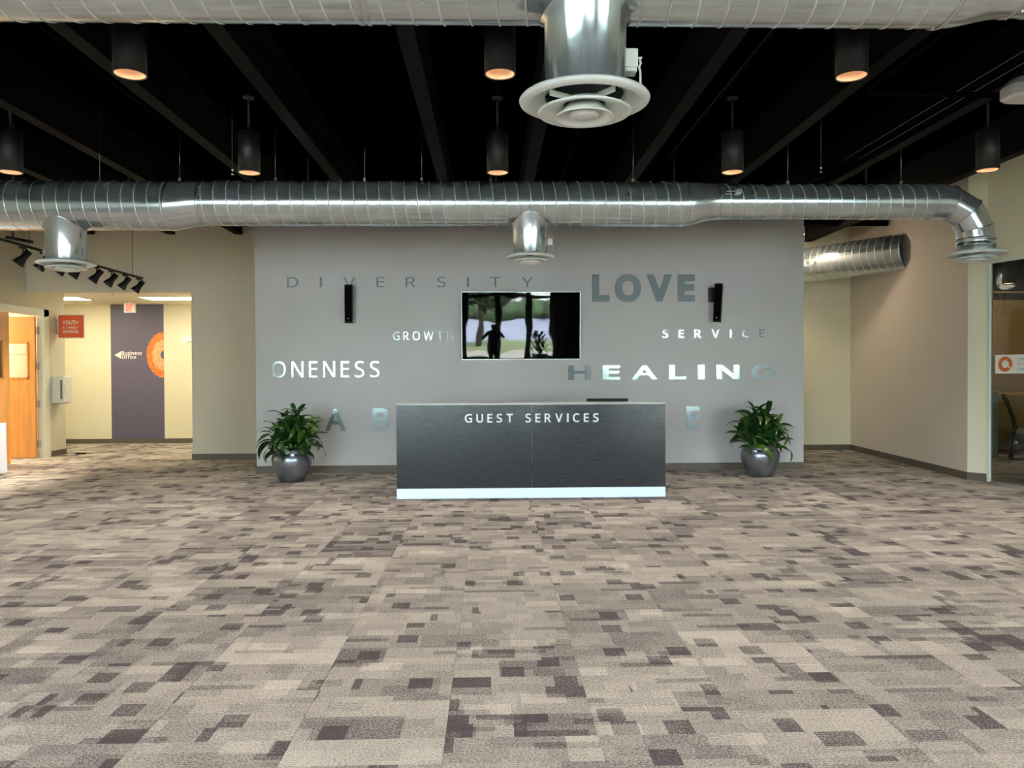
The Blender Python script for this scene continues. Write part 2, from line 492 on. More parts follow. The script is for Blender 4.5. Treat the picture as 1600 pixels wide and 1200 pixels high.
for n, (key, x0, y0) in enumerate(cells):
    if n < 300:
        if tile_mesh is None:
            t_ = MB()
            a, b_ = TILE / 2 - g, 0.0012
            ring0 = [(-a, -a, -0.010), (a, -a, -0.010), (a, a, -0.010), (-a, a, -0.010)]
            ring1 = [(x, y, -b_) for x, y, z in ring0]
            a2 = a - 0.0012
            ring2 = [(-a2, -a2, 0), (a2, -a2, 0), (a2, a2, 0), (-a2, a2, 0)]
            vs = ring0 + ring1 + ring2
            fs = [(8, 9, 10, 11)] + [(k, (k + 1) % 4, 4 + (k + 1) % 4, 4 + k) for k in range(4)] + [(4 + k, 4 + (k + 1) % 4, 8 + (k + 1) % 4, 8 + k) for k in range(4)]
            t_.add(vs, fs)
            o = t_.build('carpet_tile', M['carpet'], floor, origin=(0, 0, 0))
            tile_mesh = o.data
        else:
            o = bpy.data.objects.new('carpet_tile', tile_mesh); COL.objects.link(o); o.parent = floor
        o.location = Vector((x0 + TILE / 2, y0 + TILE / 2, 0)) - wpos(floor)
    else:
        x1, y1 = x0 + TILE - g, y0 + TILE - g
        rest.box(x0 + g, x1, y0 + g, y1, -0.010, 0)
rest.build('carpet_tiles_beyond', M['carpet'], floor, kind='stuff', fix=False)

# ------------------------------------------------------------------ room shell
CEIL, BEAM_Z = 4.33, 3.85
GW = 11.4      # face of the grey feature wall
struct('ceiling', MB().box(-12, 13, -5.2, 18, CEIL, CEIL + 0.2), M['black_ceiling'])
for x in (-6.8, -5.44, -4.3, -2.96, -1.9, -0.59, 0.48, 1.75, 3.06, 4.36, 5.82):
    y1 = 13.3 if x < -3.4 else (11.45 if x < 4.6 else 14.2)
    y1 = 13.28 if x < -3.4 else (14.0)
    b_ = MB().box(x - 0.055, x + 0.055, -5.0, y1, BEAM_Z + 0.02, CEIL).box(x - 0.065, x + 0.065, -5.0, y1, BEAM_Z, BEAM_Z + 0.02)
    o = struct('ceiling_beam', b_, M['black_beam'])

# feature wall block
struct('wall_feature', MB().box(-3.465, 4.68, GW, GW + 0.4, 0, BEAM_Z), M['grey_wall'])
struct('wall_feature_return_left', MB().box(-3.465, -3.3, GW + 0.4, 13.3, 0, BEAM_Z), M['grey_wall'])
struct('wall_feature_return_right', MB().box(4.53, 4.68, GW + 0.4, 14.2, 0, BEAM_Z), M['grey_wall'])
struct('baseboard_feature', MB().box(-3.475, 4.69, GW - 0.012, GW, 0, 0.105).box(4.68, 4.692, GW, 14.2, 0, 0.105).box(-3.477, -3.465, GW, 13.3, 0, 0.105), M['baseboard'])

# left back wall with the corridor opening
struct('wall_back_left', MB().box(-5.13, -3.465, 13.3, 13.45, 0, CEIL).box(-7.9, -5.13, 13.3, 13.45, 2.87, CEIL).box(-3.465, 4.68, 14.2, 14.35, 0, CEIL), M['left_wall'])
struct('baseboard_back_left', MB().box(-5.13, -3.465, 13.288, 13.3, 0, 0.10).box(-5.142, -5.13, 13.3, 16.6, 0, 0.10), M['baseboard'])
struct('wall_left', MB().box(-8.05, -7.9, -5, 11.0, 0, CEIL).box(-8.05, -7.9, 11.0, 13.84, 2.56, CEIL).box(-8.05, -7.9, 13.84, 14.45, 0, CEIL), M['left_wall'])
struct('baseboard_left', MB().box(-7.9, -7.888, 13.98, 14.45, 0, 0.10).box(-8.05, -7.888, 14.45, 14.462, 0, 0.10).box(-7.9, -7.888, -5, 10.9, 0, 0.10), M['baseboard'])
# corridor
struct('wall_corridor', MB().box(-12, -3.5, 16.6, 16.75, 0, 3.2).box(-5.13, -4.98, 13.45, 16.6, 0, 3.2), M['cream_wall'])
struct('baseboard_corridor', MB().box(-12, -5.13, 16.588, 16.6, 0, 0.10), M['baseboard'])
struct('ceiling_corridor', MB().box(-12, -5.0, 13.45, 16.6, 2.965, 3.05), M['white_ceiling'])
struct('wall_room_left', MB().box(-12.1, -8.05, 14.3, 14.45, 0, 3.2).box(-12.1, -11.95, 9, 16.75, 0, 3.2).box(-12.1, -8.05, 9, 9.15, 0, 3.2), M['cream_wall'])
struct('ceiling_room_left', MB().box(-11.95, -8.05, 9.15, 14.3, 2.8, 2.9), M['white_ceiling'])

# right side: recess back wall, long side wall, glazed wall
struct('wall_back_right', MB().box(4.68, 7.1, 14.2, 14.35, 0, CEIL), M['cream_wall'])
def wall_run(p, q_, z0, z1, t=0.12):
    """wall whose room face runs from p to q (plan), thickness away from the room (to the right when going from far to near)"""
    p, q_ = Vector((*p, 0)), Vector((*q_, 0))
    d = (q_ - p).normalized(); n = Vector((-d.y, d.x, 0))
    if n.x < 0: n = -n
    return [(p.x, p.y, z0), (q_.x, q_.y, z0), (q_.x + n.x * t, q_.y + n.y * t, z0), (p.x + n.x * t, p.y + n.y * t, z0)], (0, 0, z1 - z0)
RA, RB, RC = (6.72, 14.25), (6.40, 10.16), (6.55, 9.98)
gd = Vector((0.19, -0.55)).normalized()
RD = (RC[0] + gd.x * 8.2, RC[1] + gd.y * 8.2)
struct('wall_right', MB().poly(*wall_run(RA, RB, 0, CEIL, 0.15)), M['taupe_wall'])
struct('wall_right_pier', MB().poly(*wall_run(RB, RC, 0, CEIL, 0.03)), M['cream_wall'])
struct('wall_right_header', MB().poly(*wall_run(RC, RD, 2.90, CEIL, 0.16)).box(RD[0], RD[0] + 0.15, -5, RD[1] + 0.02, 0, CEIL), M['cream_wall'])
def off(p, d, k):
    return (p[0] + d * k[0], p[1] + d * k[1])
def base_run(mb, p, q_, t=0.012, h=0.10):
    p, q_ = Vector((*p, 0)), Vector((*q_, 0))
    d = (q_ - p).normalized(); n = Vector((-d.y, d.x, 0))
    if n.x > 0: n = -n
    mb.poly([(p.x, p.y, 0), (q_.x, q_.y, 0), (q_.x + n.x * t, q_.y + n.y * t, 0), (p.x + n.x * t, p.y + n.y * t, 0)], (0, 0, h))
mb = MB(); base_run(mb, RA, RB); base_run(mb, RB, RC); mb.box(4.7, 6.72, 14.188, 14.2, 0, 0.10)
struct('baseboard_right', mb, M['baseboard'])

# glazed partition on the right
def along(s, dx=0.0):
    n = Vector((-gd.y, gd.x)); n = n if n.x > 0 else -n
    return (RC[0] + gd.x * s + n.x * dx, RC[1] + gd.y * s + n.y * dx)
def run_box(mb, s0, s1, d0, d1, z0, z1):
    a, b_, c, d = along(s0, d0), along(s1, d0), along(s1, d1), along(s0, d1)
    return mb.poly([(a[0], a[1], z0), (b_[0], b_[1], z0), (c[0], c[1], z0), (d[0], d[1], z0)], (0, 0, z1 - z0))
jw = struct('window_1', run_box(run_box(MB(), 0.0, 0.035, -0.01, 0.035, 0.0, 2.90), 0.0, 8.2, -0.01, 0.035, 2.87, 2.90), M['jamb'])
run_box(MB(), 0.035, 8.2, 0.012, 0.022, 0.015, 2.87).build('glass_pane', M['glass'], jw)
run_box(MB(), 0.035, 8.2, 0.004, 0.03, 0.0, 0.018).build('sill_channel', M['steel'], jw)
run_box(MB(), 0.035, 0.05, 0.002, 0.032, 0.0, 2.87).build('edge_channel', M['white_paint'], jw)

# side room behind the glass
struct('wall_side_room_back', MB().box(6.74, 13, 14.0, 14.15, 0, 2.78), M['tan_wall'])
struct('trim_1', MB().box(6.74, 13, 13.95, 14.15, 2.78, 2.9), M['brown_band'])
struct('trim_2', MB().box(6.74, 13, 13.93, 14.15, 2.9, 2.93), M['tan_wall'])
struct('wall_side_room_upper', MB().box(6.74, 13, 14.1, 14.2, 2.93, CEIL), M['black_ceiling'])
struct('wall_side_room_right', MB().box(12.9, 13.05, 1, 14.1, 0, CEIL), M['tan_wall'])
struct('wall_side_room_front', MB().box(RD[0] + 0.15, 13.0, 1.9, 2.05, 0, CEIL), M['tan_wall'])

# front glazing behind the camera
FY = -5.0
fw = MB().box(-8.05, RD[0] + 0.15, FY - 0.15, FY, 2.95, CEIL).box(2.65, 3.9, FY - 0.15, FY, 0, 2.95).box(9.12, RD[0] + 0.15, FY - 0.15, FY, 0, 2.95).box(-8.05, -7.6, FY - 0.15, FY, 0, 2.95)
struct('wall_front', fw, M['black_wall'])
fr = MB()
for x in (-7.55, -6.0, -4.6, -3.3, -2.1, -0.95, 0.22, 1.32, 2.6, 4.0, 5.3, 6.6, 8.1, 9.1):
    wd = 0.11 if -1 < x < 1.5 else 0.06
    fr.box(x - wd, x + wd, FY - 0.08, FY + 0.06, 0, 2.95)
fr.box(-7.6, 2.65, FY - 0.07, FY + 0.05, 2.42, 2.55).box(3.9, 9.12, FY - 0.07, FY + 0.05, 2.42, 2.55).box(-7.6, 2.65, FY - 0.07, FY + 0.05, 0, 0.30).box(3.9, 9.12, FY - 0.07, FY + 0.05, 0, 0.30)  # bottom rails made tall so the low wall letters reflect less light
win = struct('window_2', fr, M['mullion'])
MB().box(-7.6, 2.65, FY - 0.01, FY, 0.08, 2.95).box(3.9, 9.12, FY - 0.01, FY, 0.08, 2.95).build('glass_pane', M['glass'], win)
cu = MB(); n = 44
pts = []
for k in range(n + 1):
    u = k / n
    pts.append((2.12 + 0.52 * u, FY + 0.22 + 0.045 * math.sin(u * 2 * PI * 6)))
vs = [(x, y, 0.03) for x, y in pts] + [(x, y, 2.9) for x, y in pts]
cu.add(vs, [(k, k + 1, n + 2 + k, n + 1 + k) for k in range(n)], True)
c_ = cu.build('curtain', M['curtain'])
tag(c_, 'dark red curtain drawn to one side of the front windows', 'curtain')
c_.modifiers.new('thick', 'SOLIDIFY').thickness = 0.006
mat_ = MB().box(-7.5, 8.6, FY + 0.3, -2.2, 0.0, 0.012).build('added_dark_mat', pm('dark_mat', (0.012, 0.012, 0.013), 0.95))  # unseen mat added to darken what the wall letters mirror
tag(mat_, 'dark mat added along the front windows to dim the letter reflections', 'mat')

# ------------------------------------------------------------------ outdoors (seen in the reflections)
struct('sidewalk', MB().box(-40, 40, -12, -5.15, -0.12, -0.05), pm('warm_concrete', lin(190, 170, 145), 0.9, noise=(0.8, 0.08)))
tag(MB().box(-60, 60, -19, -12, -0.12, -0.02).build('grass', pm('lawn_grass', lin(140, 142, 90), 0.95, noise=(3, 0.25))), 'strip of lawn between sidewalk and road', 'grass', kind='stuff')
struct('road', MB().box(-60, 60, -46, -19, -0.12, -0.06), pm('pale_asphalt', lin(172, 162, 168), 0.9, noise=(0.4, 0.06)))
hm = pm('hedge_green', lin(78, 92, 58), 0.9, noise=(2, 0.5), bump=(3, 1))
hb = MB()
rr = random.Random(3)
for k in range(120):
    x = -55 + k * 0.95; r = 0.9 + rr.random() * 0.6
    hb.lathe([(0.05, -r * 0.2), (r * 0.8, 0.1), (r, r * 0.6), (r * 0.7, r * 1.3), (0.05, r * 1.6)], (x, -48 + rr.random(), 0), 8, smooth=True)
tag(hb.build('hedge', hm, fix=False), 'clipped green hedge along the far side of the road', 'hedge', kind='stuff')
bark = pm('bark', lin(85, 72, 60), 0.9)
crown_m = pm('tree_crown', lin(72, 82, 55), 0.9, noise=(3, 0.5))
def tree(x, y, h, r, lab, seed):
    t = thing('tree', lab, 'tree', (x, y, -0.02), 'trees outside the front windows')
    MB().tube([(x, y, -0.02), (x + 0.1, y, h * 0.3), (x, y, h * 0.62), (x, y, h * 0.85)], [0.2, 0.15, 0.12, 0.04], 8).build('trunk', bark, t)
    rr = random.Random(seed); c = MB()
    for k in range(260):
        a, b_ = rr.random() * 2 * PI, math.acos(2 * rr.random() - 1)
        q_ = rr.random() ** 0.4
        p = Vector((x + r * q_ * math.cos(a) * math.sin(b_), y + r * q_ * math.sin(a) * math.sin(b_), h * 0.72 + r * 0.75 * q_ * math.cos(b_)))
        s = 0.35 + rr.random() * 0.3
        e = Euler((rr.random() * 6, rr.random() * 6, 0)).to_matrix()
        c.add([p + e @ Vector(v) * s for v in ((-1, 0, 0), (0, -0.6, 0.1), (1, 0, 0), (0, 0.6, 0.1))], [(0, 1, 2, 3)])
    f = c.build('foliage', crown_m, t, kind='stuff', fix=False)
tree(-0.6, -14.5, 4.6, 1.9, 'broad shade tree on the lawn outside', 1)
tree(3.4, -52, 8, 3.2, 'tall tree beyond the road, right of the pair', 2)
tree(-3.8, -58, 9, 3.2, 'tall tree beyond the road, left of the pair', 4)
tree(-12, -52, 8, 4.0, 'leafy tree far left beyond the road', 5)
tree(12, -50, 8, 4.0, 'leafy tree far right beyond the road', 6)
struct('far_building_wall', MB().box(2, 40, -75, -70, -0.1, 9), pm('white_stucco', lin(235, 230, 225), 0.9))

# ------------------------------------------------------------------ lettering meshes
# outlines of the sans-serif capitals (thousandths of the em): 'x y,...|triangles'
GLYPHS = {
'r&': '244 581,284 578,318 567,345 549,366 524,378 494,383 458,374 411,350 372,313 338,268 308,423 159,442 186,457 216,469 250,479 286,550 286,536 237,518 191,496 150,468 114,585 0,490 0,420 67,394 46,366 28,336 13,303 2,265 -6,223 -8,171 -4,127 10,91 32,65 63,48 102,43 149,46 187,57 220,75 248,100 273,131 296,166 318,149 337,133 358,118 379,107 403,99 429,96 456,101 493,114 524,135 548,165 567,201 578,209 273,182 257,159 239,141 221,128 201,119 178,116 152,124 112,146 81,181 61,225 55,273 59,314 71,347 90,375 111,241 524,211 519,186 506,171 485,165 457,169 429,180 404,199 378,225 350,265 376,292 401,308 428,313 458,308 484,294 505,271 519|52 1 0,51 1 52,51 2 1,50 2 51,50 3 2,50 4 3,49 4 50,49 68 4,68 83 4,83 5 4,48 69 49,69 68 49,48 70 69,82 5 83,48 71 70,81 5 82,81 6 5,47 71 48,47 72 71,80 6 81,79 6 80,79 7 6,47 73 72,46 73 47,46 74 73,45 74 46,78 7 79,78 8 7,45 75 74,44 75 45,77 8 78,43 75 44,43 76 75,76 8 77,76 9 8,42 76 43,42 9 76,42 10 9,41 10 42,40 10 41,40 53 10,53 11 10,39 53 40,14 16 15,14 17 16,39 54 53,67 11 53,38 54 39,38 55 54,13 17 14,37 55 38,37 56 55,13 18 17,37 57 56,36 57 37,12 18 13,36 58 57,12 19 18,35 58 36,11 19 12,35 59 58,67 19 11,35 60 59,67 20 19,34 60 35,67 21 20,34 61 60,66 23 67,23 21 67,33 61 34,65 23 66,33 62 61,64 23 65,64 24 23,22 21 23,32 62 33,32 63 62,63 24 64,32 24 63,32 25 24,31 25 32,31 26 25,31 27 26,30 27 31,30 28 27,29 28 30',
'rA': '437 0,368 177,141 177,73 0,0 0,224 575,289 575,512 0,282 415,279 424,274 438,269 455,263 473,259 489,255 500,251 484,247 468,242 452,238 438,234 425,230 415,165 241,346 241|4 6 5,4 14 6,14 7 6,4 15 14,13 7 14,12 7 13,4 16 15,11 7 12,4 17 16,10 7 11,4 18 17,4 19 18,9 7 10,4 20 19,8 7 9,4 21 20,22 7 8,4 2 21,2 22 21,2 1 22,1 7 22,4 3 2,0 7 1',
'rC': '323 517,280 513,241 502,206 482,178 456,155 423,139 383,129 337,125 286,131 220,147 164,175 117,213 83,262 62,322 55,359 57,394 62,427 69,460 78,460 15,427 5,393 -2,356 -7,312 -8,232 1,166 28,115 72,78 131,56 203,49 287,53 349,67 406,89 456,120 499,159 534,206 559,261 575,324 581,367 578,409 572,448 561,482 547,453 486,425 497,394 508,360 515|36 38 37,36 39 38,35 39 36,35 40 39,35 41 40,34 41 35,34 45 41,45 44 41,44 43 41,43 42 41,33 1 34,1 0 34,0 45 34,33 2 1,33 3 2,32 3 33,32 4 3,31 4 32,31 5 4,31 6 5,30 6 31,30 7 6,29 7 30,29 8 7,28 8 29,28 9 8,28 10 9,27 10 28,27 11 10,26 11 27,26 12 11,26 13 12,17 19 18,25 13 26,16 19 17,25 14 13,15 19 16,14 19 15,25 19 14,24 19 25,24 20 19,24 21 20,23 21 24,23 22 21',
'rD': '536 292,528 203,501 131,457 74,399 33,325 8,237 0,78 0,78 573,254 573,335 565,404 540,460 501,502 446,528 377,460 289,454 359,435 415,404 457,361 487,308 505,244 511,150 511,150 62,228 62,329 76,402 119,446 190|7 22 8,22 9 8,22 10 9,22 11 10,22 21 11,21 12 11,7 23 22,20 12 21,19 12 20,19 13 12,18 13 19,17 13 18,17 14 13,16 14 17,16 0 14,15 0 16,15 1 0,27 1 15,27 2 1,26 2 27,26 3 2,25 3 26,24 3 25,24 4 3,7 24 23,7 4 24,7 5 4,7 6 5',
'rE': '398 0,78 0,78 573,398 573,398 509,150 509,150 330,383 330,383 268,150 268,150 63,398 63|1 5 2,5 3 2,5 4 3,1 6 5,1 9 6,9 7 6,9 8 7,1 10 9,1 11 10,1 0 11',
'rF': '150 0,78 0,78 573,398 573,398 509,150 509,150 306,383 306,383 243,150 243|1 5 2,5 3 2,5 4 3,1 6 5,1 9 6,9 7 6,9 8 7,1 0 9',
'rG': '326 302,524 302,524 22,478 8,431 -1,380 -6,323 -8,241 1,173 28,120 71,81 130,57 202,49 286,58 370,84 442,127 500,186 544,259 571,346 581,392 578,437 572,478 561,516 547,489 484,457 497,421 508,382 515,342 517,278 510,225 489,181 455,150 409,131 353,124 286,130 222,146 166,175 119,216 84,270 62,340 55,375 56,404 59,429 63,452 68,452 238,326 238|17 19 18,17 20 19,17 21 20,16 21 17,16 22 21,16 26 22,26 25 22,25 24 22,24 23 22,15 27 16,27 26 16,15 28 27,15 29 28,14 29 15,14 30 29,14 31 30,13 31 14,13 32 31,12 32 13,12 33 32,45 1 0,45 44 1,44 2 1,11 33 12,11 34 33,43 2 44,11 35 34,10 35 11,10 36 35,9 36 10,9 37 36,9 38 37,8 38 9,42 2 43,41 2 42,8 39 38,40 2 41,39 2 40,8 2 39,7 2 8,7 3 2,7 4 3,6 4 7,6 5 4',
'rH': '516 0,443 0,443 267,150 267,150 0,78 0,78 573,150 573,150 330,443 330,443 573,516 573|5 7 6,5 8 7,9 11 10,9 0 11,5 3 8,3 9 8,3 2 9,2 0 9,5 4 3,1 0 2',
'rI': '-45 0,45 0,45 573,-45 573|0 1 2 3',
'rL': '78 0,78 573,150 573,150 64,400 64,400 0|0 2 1,0 3 2,0 4 3,0 5 4',
'rM': '330 0,142 502,139 502,140 484,142 461,143 435,144 407,144 377,144 347,144 0,78 0,78 573,184 573,361 103,364 103,544 573,650 573,650 0,578 0,578 352,578 380,579 408,580 435,581 460,583 482,584 501,581 501,390 0|10 2 11,2 12 11,2 1 12,1 13 12,14 26 15,26 16 15,26 25 16,25 17 16,10 3 2,0 13 1,14 27 26,24 17 25,10 4 3,23 17 24,10 5 4,22 17 23,10 6 5,21 17 22,20 17 21,10 7 6,19 17 20,10 8 7,18 17 19,10 9 8,0 14 13,0 27 14',
'rN': '532 0,447 0,141 476,138 476,139 455,141 432,142 406,143 378,144 349,144 320,144 0,78 0,78 573,161 573,467 99,470 99,469 115,468 137,467 164,466 193,465 223,464 249,464 573,532 573|11 3 12,3 13 12,3 2 13,2 14 13,21 23 22,21 0 23,11 4 3,1 14 2,11 5 4,11 6 5,11 7 6,11 8 7,11 9 8,11 10 9,20 0 21,19 0 20,18 0 19,17 0 18,16 0 17,15 0 16,1 15 14,1 0 15',
'rO': '577 287,573 224,561 166,540 116,510 73,473 38,428 13,375 -3,314 -8,251 -3,196 13,151 39,114 73,85 116,65 167,53 224,49 288,56 370,78 442,114 500,166 545,232 572,314 581,393 572,459 545,510 501,547 442,570 370,125 287,130 220,145 163,171 117,207 83,255 62,314 55,373 62,420 83,456 117,481 163,496 220,501 287,490 384,456 457,398 503,314 518,255 511,207 490,171 457,145 411,130 354|21 23 22,21 24 23,20 24 21,20 25 24,19 44 20,44 25 20,19 45 44,43 25 44,19 46 45,42 25 43,42 26 25,18 46 19,18 47 46,18 48 47,41 26 42,41 27 26,17 48 18,17 49 48,40 27 41,16 49 17,40 0 27,16 28 49,15 28 16,15 29 28,39 0 40,39 1 0,14 29 15,39 2 1,14 30 29,38 2 39,13 30 14,38 3 2,13 31 30,37 3 38,36 3 37,13 32 31,12 32 13,36 4 3,12 33 32,35 4 36,11 33 12,35 5 4,11 34 33,34 5 35,11 5 34,10 5 11,10 6 5,9 6 10,9 7 6,8 7 9',
'rP': '229 573,326 562,393 528,431 475,444 404,441 370,433 336,417 306,395 278,364 255,324 238,275 227,216 223,150 223,150 0,78 0,78 573,223 511,150 511,150 285,208 285,258 288,298 296,330 311,352 334,365 363,370 401,361 449,334 484,289 504|15 18 16,18 0 16,18 1 0,18 2 1,18 17 2,17 29 2,29 3 2,15 19 18,28 3 29,27 3 28,27 4 3,26 4 27,26 5 4,25 5 26,25 6 5,24 6 25,24 7 6,23 7 24,22 7 23,22 8 7,21 8 22,20 8 21,15 13 19,13 20 19,13 8 20,13 9 8,13 10 9,13 11 10,13 12 11,15 14 13',
'rR': '236 573,301 568,353 555,393 532,422 500,439 460,444 410,440 368,427 334,408 306,385 285,358 269,330 257,487 0,403 0,264 237,150 237,150 0,78 0,78 573,232 510,150 510,150 298,236 298,296 304,338 325,362 359,370 407,366 440,355 467,336 486,310 500,275 507|18 21 19,21 0 19,21 1 0,21 2 1,21 3 2,21 20 3,20 4 3,18 22 21,32 4 20,31 4 32,31 5 4,30 5 31,29 5 30,28 5 29,28 6 5,27 6 28,27 7 6,26 7 27,26 8 7,25 8 26,25 9 8,24 9 25,24 10 9,23 10 24,18 16 22,16 23 22,16 10 23,16 11 10,16 12 11,16 15 12,15 13 12,18 17 16,14 13 15',
'rS': '403 153,396 106,378 66,348 35,307 11,257 -3,198 -8,167 -7,137 -5,109 -1,83 4,61 11,41 19,41 88,73 76,113 65,156 57,201 55,240 57,273 66,298 79,316 98,327 120,330 147,327 173,318 194,302 213,277 230,242 247,196 265,161 279,131 294,106 311,85 330,69 351,57 375,50 403,48 435,54 477,71 513,99 542,136 563,180 576,231 581,276 578,318 572,355 562,389 549,366 487,336 499,302 508,266 515,229 517,196 515,169 507,148 494,133 478,124 457,121 434,124 407,133 386,149 367,172 351,204 335,246 318,293 299,332 279,362 255,385 228,398 194|42 44 43,42 45 44,41 45 42,41 46 45,40 46 41,40 47 46,40 51 47,51 50 47,50 49 47,49 48 47,39 52 40,52 51 40,39 53 52,39 54 53,38 54 39,38 55 54,38 56 55,38 57 56,37 57 38,37 58 57,36 58 37,36 59 58,36 60 59,35 60 36,35 61 60,34 61 35,34 62 61,34 63 62,33 63 34,33 64 63,32 64 33,32 65 64,31 65 32,31 66 65,30 66 31,29 66 30,29 67 66,28 67 29,28 68 67,27 68 28,26 68 27,26 69 68,25 69 26,25 0 69,24 0 25,23 0 24,23 1 0,22 1 23,21 1 22,21 2 1,20 2 21,12 14 13,19 2 20,12 15 14,19 3 2,18 3 19,12 16 15,17 3 18,12 17 16,12 3 17,12 4 3,11 4 12,11 5 4,10 5 11,9 5 10,8 5 9,8 6 5,7 6 8',
'rT': '259 0,187 0,187 509,8 509,8 573,437 573,437 509,259 509|3 5 4,3 6 5,2 6 3,1 7 2,7 6 2,1 0 7',
'rU': '513 202,507 146,489 95,459 52,416 20,360 -1,290 -8,196 7,128 50,86 118,72 204,72 573,144 573,144 201,154 139,182 93,228 64,294 55,342 59,379 73,407 96,427 126,438 161,442 202,442 573,513 573|10 12 11,10 13 12,23 25 24,23 0 25,9 13 10,22 0 23,22 1 0,9 14 13,21 1 22,21 2 1,9 15 14,20 2 21,8 15 9,19 2 20,19 3 2,8 16 15,18 3 19,8 17 16,17 3 18,8 3 17,8 4 3,7 4 8,7 5 4,6 5 7',
'rV': '481 573,277 0,204 0,0 573,75 573,204 205,213 182,220 160,226 139,231 119,236 100,241 80,245 100,250 119,255 140,262 161,269 183,277 207,405 573|2 4 3,2 5 4,17 0 18,17 1 0,16 1 17,2 6 5,15 1 16,2 7 6,14 1 15,2 8 7,13 1 14,2 9 8,12 1 13,2 10 9,11 1 12,2 11 10,2 1 11',
'rW': '735 573,583 0,510 0,399 375,394 392,389 410,384 427,380 443,376 458,373 471,371 481,370 488,369 481,367 471,364 458,361 443,357 427,352 409,348 391,342 373,234 0,161 0,10 573,85 573,174 223,179 205,183 186,187 169,190 151,194 134,196 118,199 102,201 87,204 103,206 119,210 137,213 154,218 173,222 191,227 209,232 227,333 573,407 573,512 225,518 206,523 187,527 169,532 151,535 133,538 117,541 101,544 87,547 107,550 129,555 151,560 175,566 199,572 224,660 573|21 23 22,21 24 23,40 42 41,40 11 42,11 43 42,57 0 58,57 1 0,40 12 11,10 43 11,40 13 12,9 43 10,40 14 13,8 43 9,40 15 14,7 43 8,40 16 15,6 43 7,5 43 6,40 17 16,4 43 5,40 18 17,3 43 4,40 19 18,2 43 3,40 20 19,39 20 40,2 44 43,56 1 57,21 25 24,38 20 39,2 45 44,21 26 25,55 1 56,37 20 38,2 46 45,21 27 26,54 1 55,36 20 37,2 47 46,21 28 27,35 20 36,53 1 54,21 29 28,2 48 47,34 20 35,21 30 29,2 49 48,52 1 53,33 20 34,21 31 30,2 50 49,51 1 52,32 20 33,21 32 31,2 51 50,21 20 32,2 1 51',
'rX': '467 0,385 0,233 249,79 0,3 0,193 298,15 573,95 573,236 348,377 573,453 573,276 300|5 7 6,5 8 7,8 10 9,8 11 10,5 11 8,5 0 11,4 2 5,2 0 5,4 3 2,1 0 2',
'rY': '227 291,376 573,454 573,263 222,263 0,191 0,191 219,0 573,79 573|6 8 7,6 0 8,0 2 1,0 3 2,6 3 0,6 4 3,5 4 6',
'bA': '541 -20,423 -20,354 157,155 157,87 -20,-29 -20,210 595,302 595,318 261,263 408,260 417,255 432,250 449,244 467,240 483,257 428,270 479,266 463,261 447,257 432,253 419,249 408,194 261|5 14 6,14 7 6,14 16 7,16 0 7,5 13 14,15 19 14,19 16 14,19 17 16,15 0 16,5 12 13,19 18 17,5 11 12,20 15 19,5 20 11,20 10 11,20 10 15,10 0 15,5 21 20,9 0 10,5 22 21,8 0 9,22 2 8,2 0 8,5 3 22,3 2 22,5 4 3,1 0 2',
'bB': '48 603,243 603,342 594,421 567,473 512,489 432,485 393,474 358,454 327,427 303,393 285,380 281,380 324,393 321,430 306,462 283,487 251,503 211,508 162,501 106,479 58,444 19,397 -9,342 -25,280 -30,48 -30,180 359,254 359,310 364,337 376,349 393,354 422,348 449,334 465,301 476,243 481,180 481,259 239,180 239,180 91,264 91,321 98,350 113,365 136,371 169,368 189,362 205,351 218,332 228,302 236|25 36 0,36 1 0,36 2 1,36 3 2,36 4 3,36 35 4,35 34 4,34 5 4,25 26 36,33 5 34,32 5 33,31 5 32,31 6 5,30 6 31,29 6 30,29 7 6,28 7 29,27 7 28,25 38 26,38 27 26,38 12 27,12 7 27,12 8 7,12 13 8,13 14 8,14 9 8,38 11 12,9 15 14,10 15 9,11 15 10,11 16 15,38 16 11,38 37 16,37 49 16,49 17 16,25 39 38,48 17 49,47 17 48,46 17 47,46 18 17,45 18 46,44 18 45,43 18 44,43 19 18,42 19 43,41 19 42,41 20 19,40 20 41,25 40 39,25 20 40,25 21 20,25 22 21,25 23 22,25 24 23',
'bC': '386 479,356 485,324 487,285 484,252 474,224 458,201 436,182 408,167 374,158 333,155 287,160 226,175 176,198 137,229 109,270 92,323 85,356 87,388 91,420 98,490 117,490 -7,435 -24,398 -32,358 -37,311 -38,224 -28,150 2,92 52,51 118,27 197,19 287,24 354,38 415,63 471,97 519,141 558,195 587,256 605,323 611,370 608,415 601,457 590,523 563,468 447,415 469|38 40 39,38 41 40,37 41 38,37 42 41,37 43 42,36 43 37,36 0 43,0 45 43,45 44 43,35 1 36,1 0 36,34 2 35,2 1 35,34 3 2,34 4 3,34 5 4,33 5 34,33 6 5,33 7 6,32 7 33,32 8 7,32 9 8,31 9 32,31 10 9,30 10 31,30 11 10,30 12 11,29 12 30,29 13 12,29 14 13,28 14 29,19 21 20,28 15 14,18 21 19,28 16 15,17 21 18,16 21 17,28 21 16,27 21 28,26 21 27,26 22 21,26 23 22,25 23 26,25 24 23',
'bD': '529 461,557 383,567 292,557 197,527 116,478 52,412 6,331 -21,239 -30,48 -30,48 603,256 603,342 594,418 567,481 523,380 141,417 201,430 290,424 353,408 401,383 435,348 460,301 475,242 481,180 481,180 92,226 92,319 105|9 24 10,24 11 10,24 12 11,24 13 12,24 14 13,24 23 14,23 0 14,9 25 24,22 0 23,21 0 22,21 1 0,20 1 21,19 1 20,18 1 19,18 2 1,17 2 18,17 3 2,16 3 17,15 3 16,15 4 3,27 4 15,27 5 4,26 5 27,9 26 25,9 5 26,9 6 5,9 7 6,9 8 7',
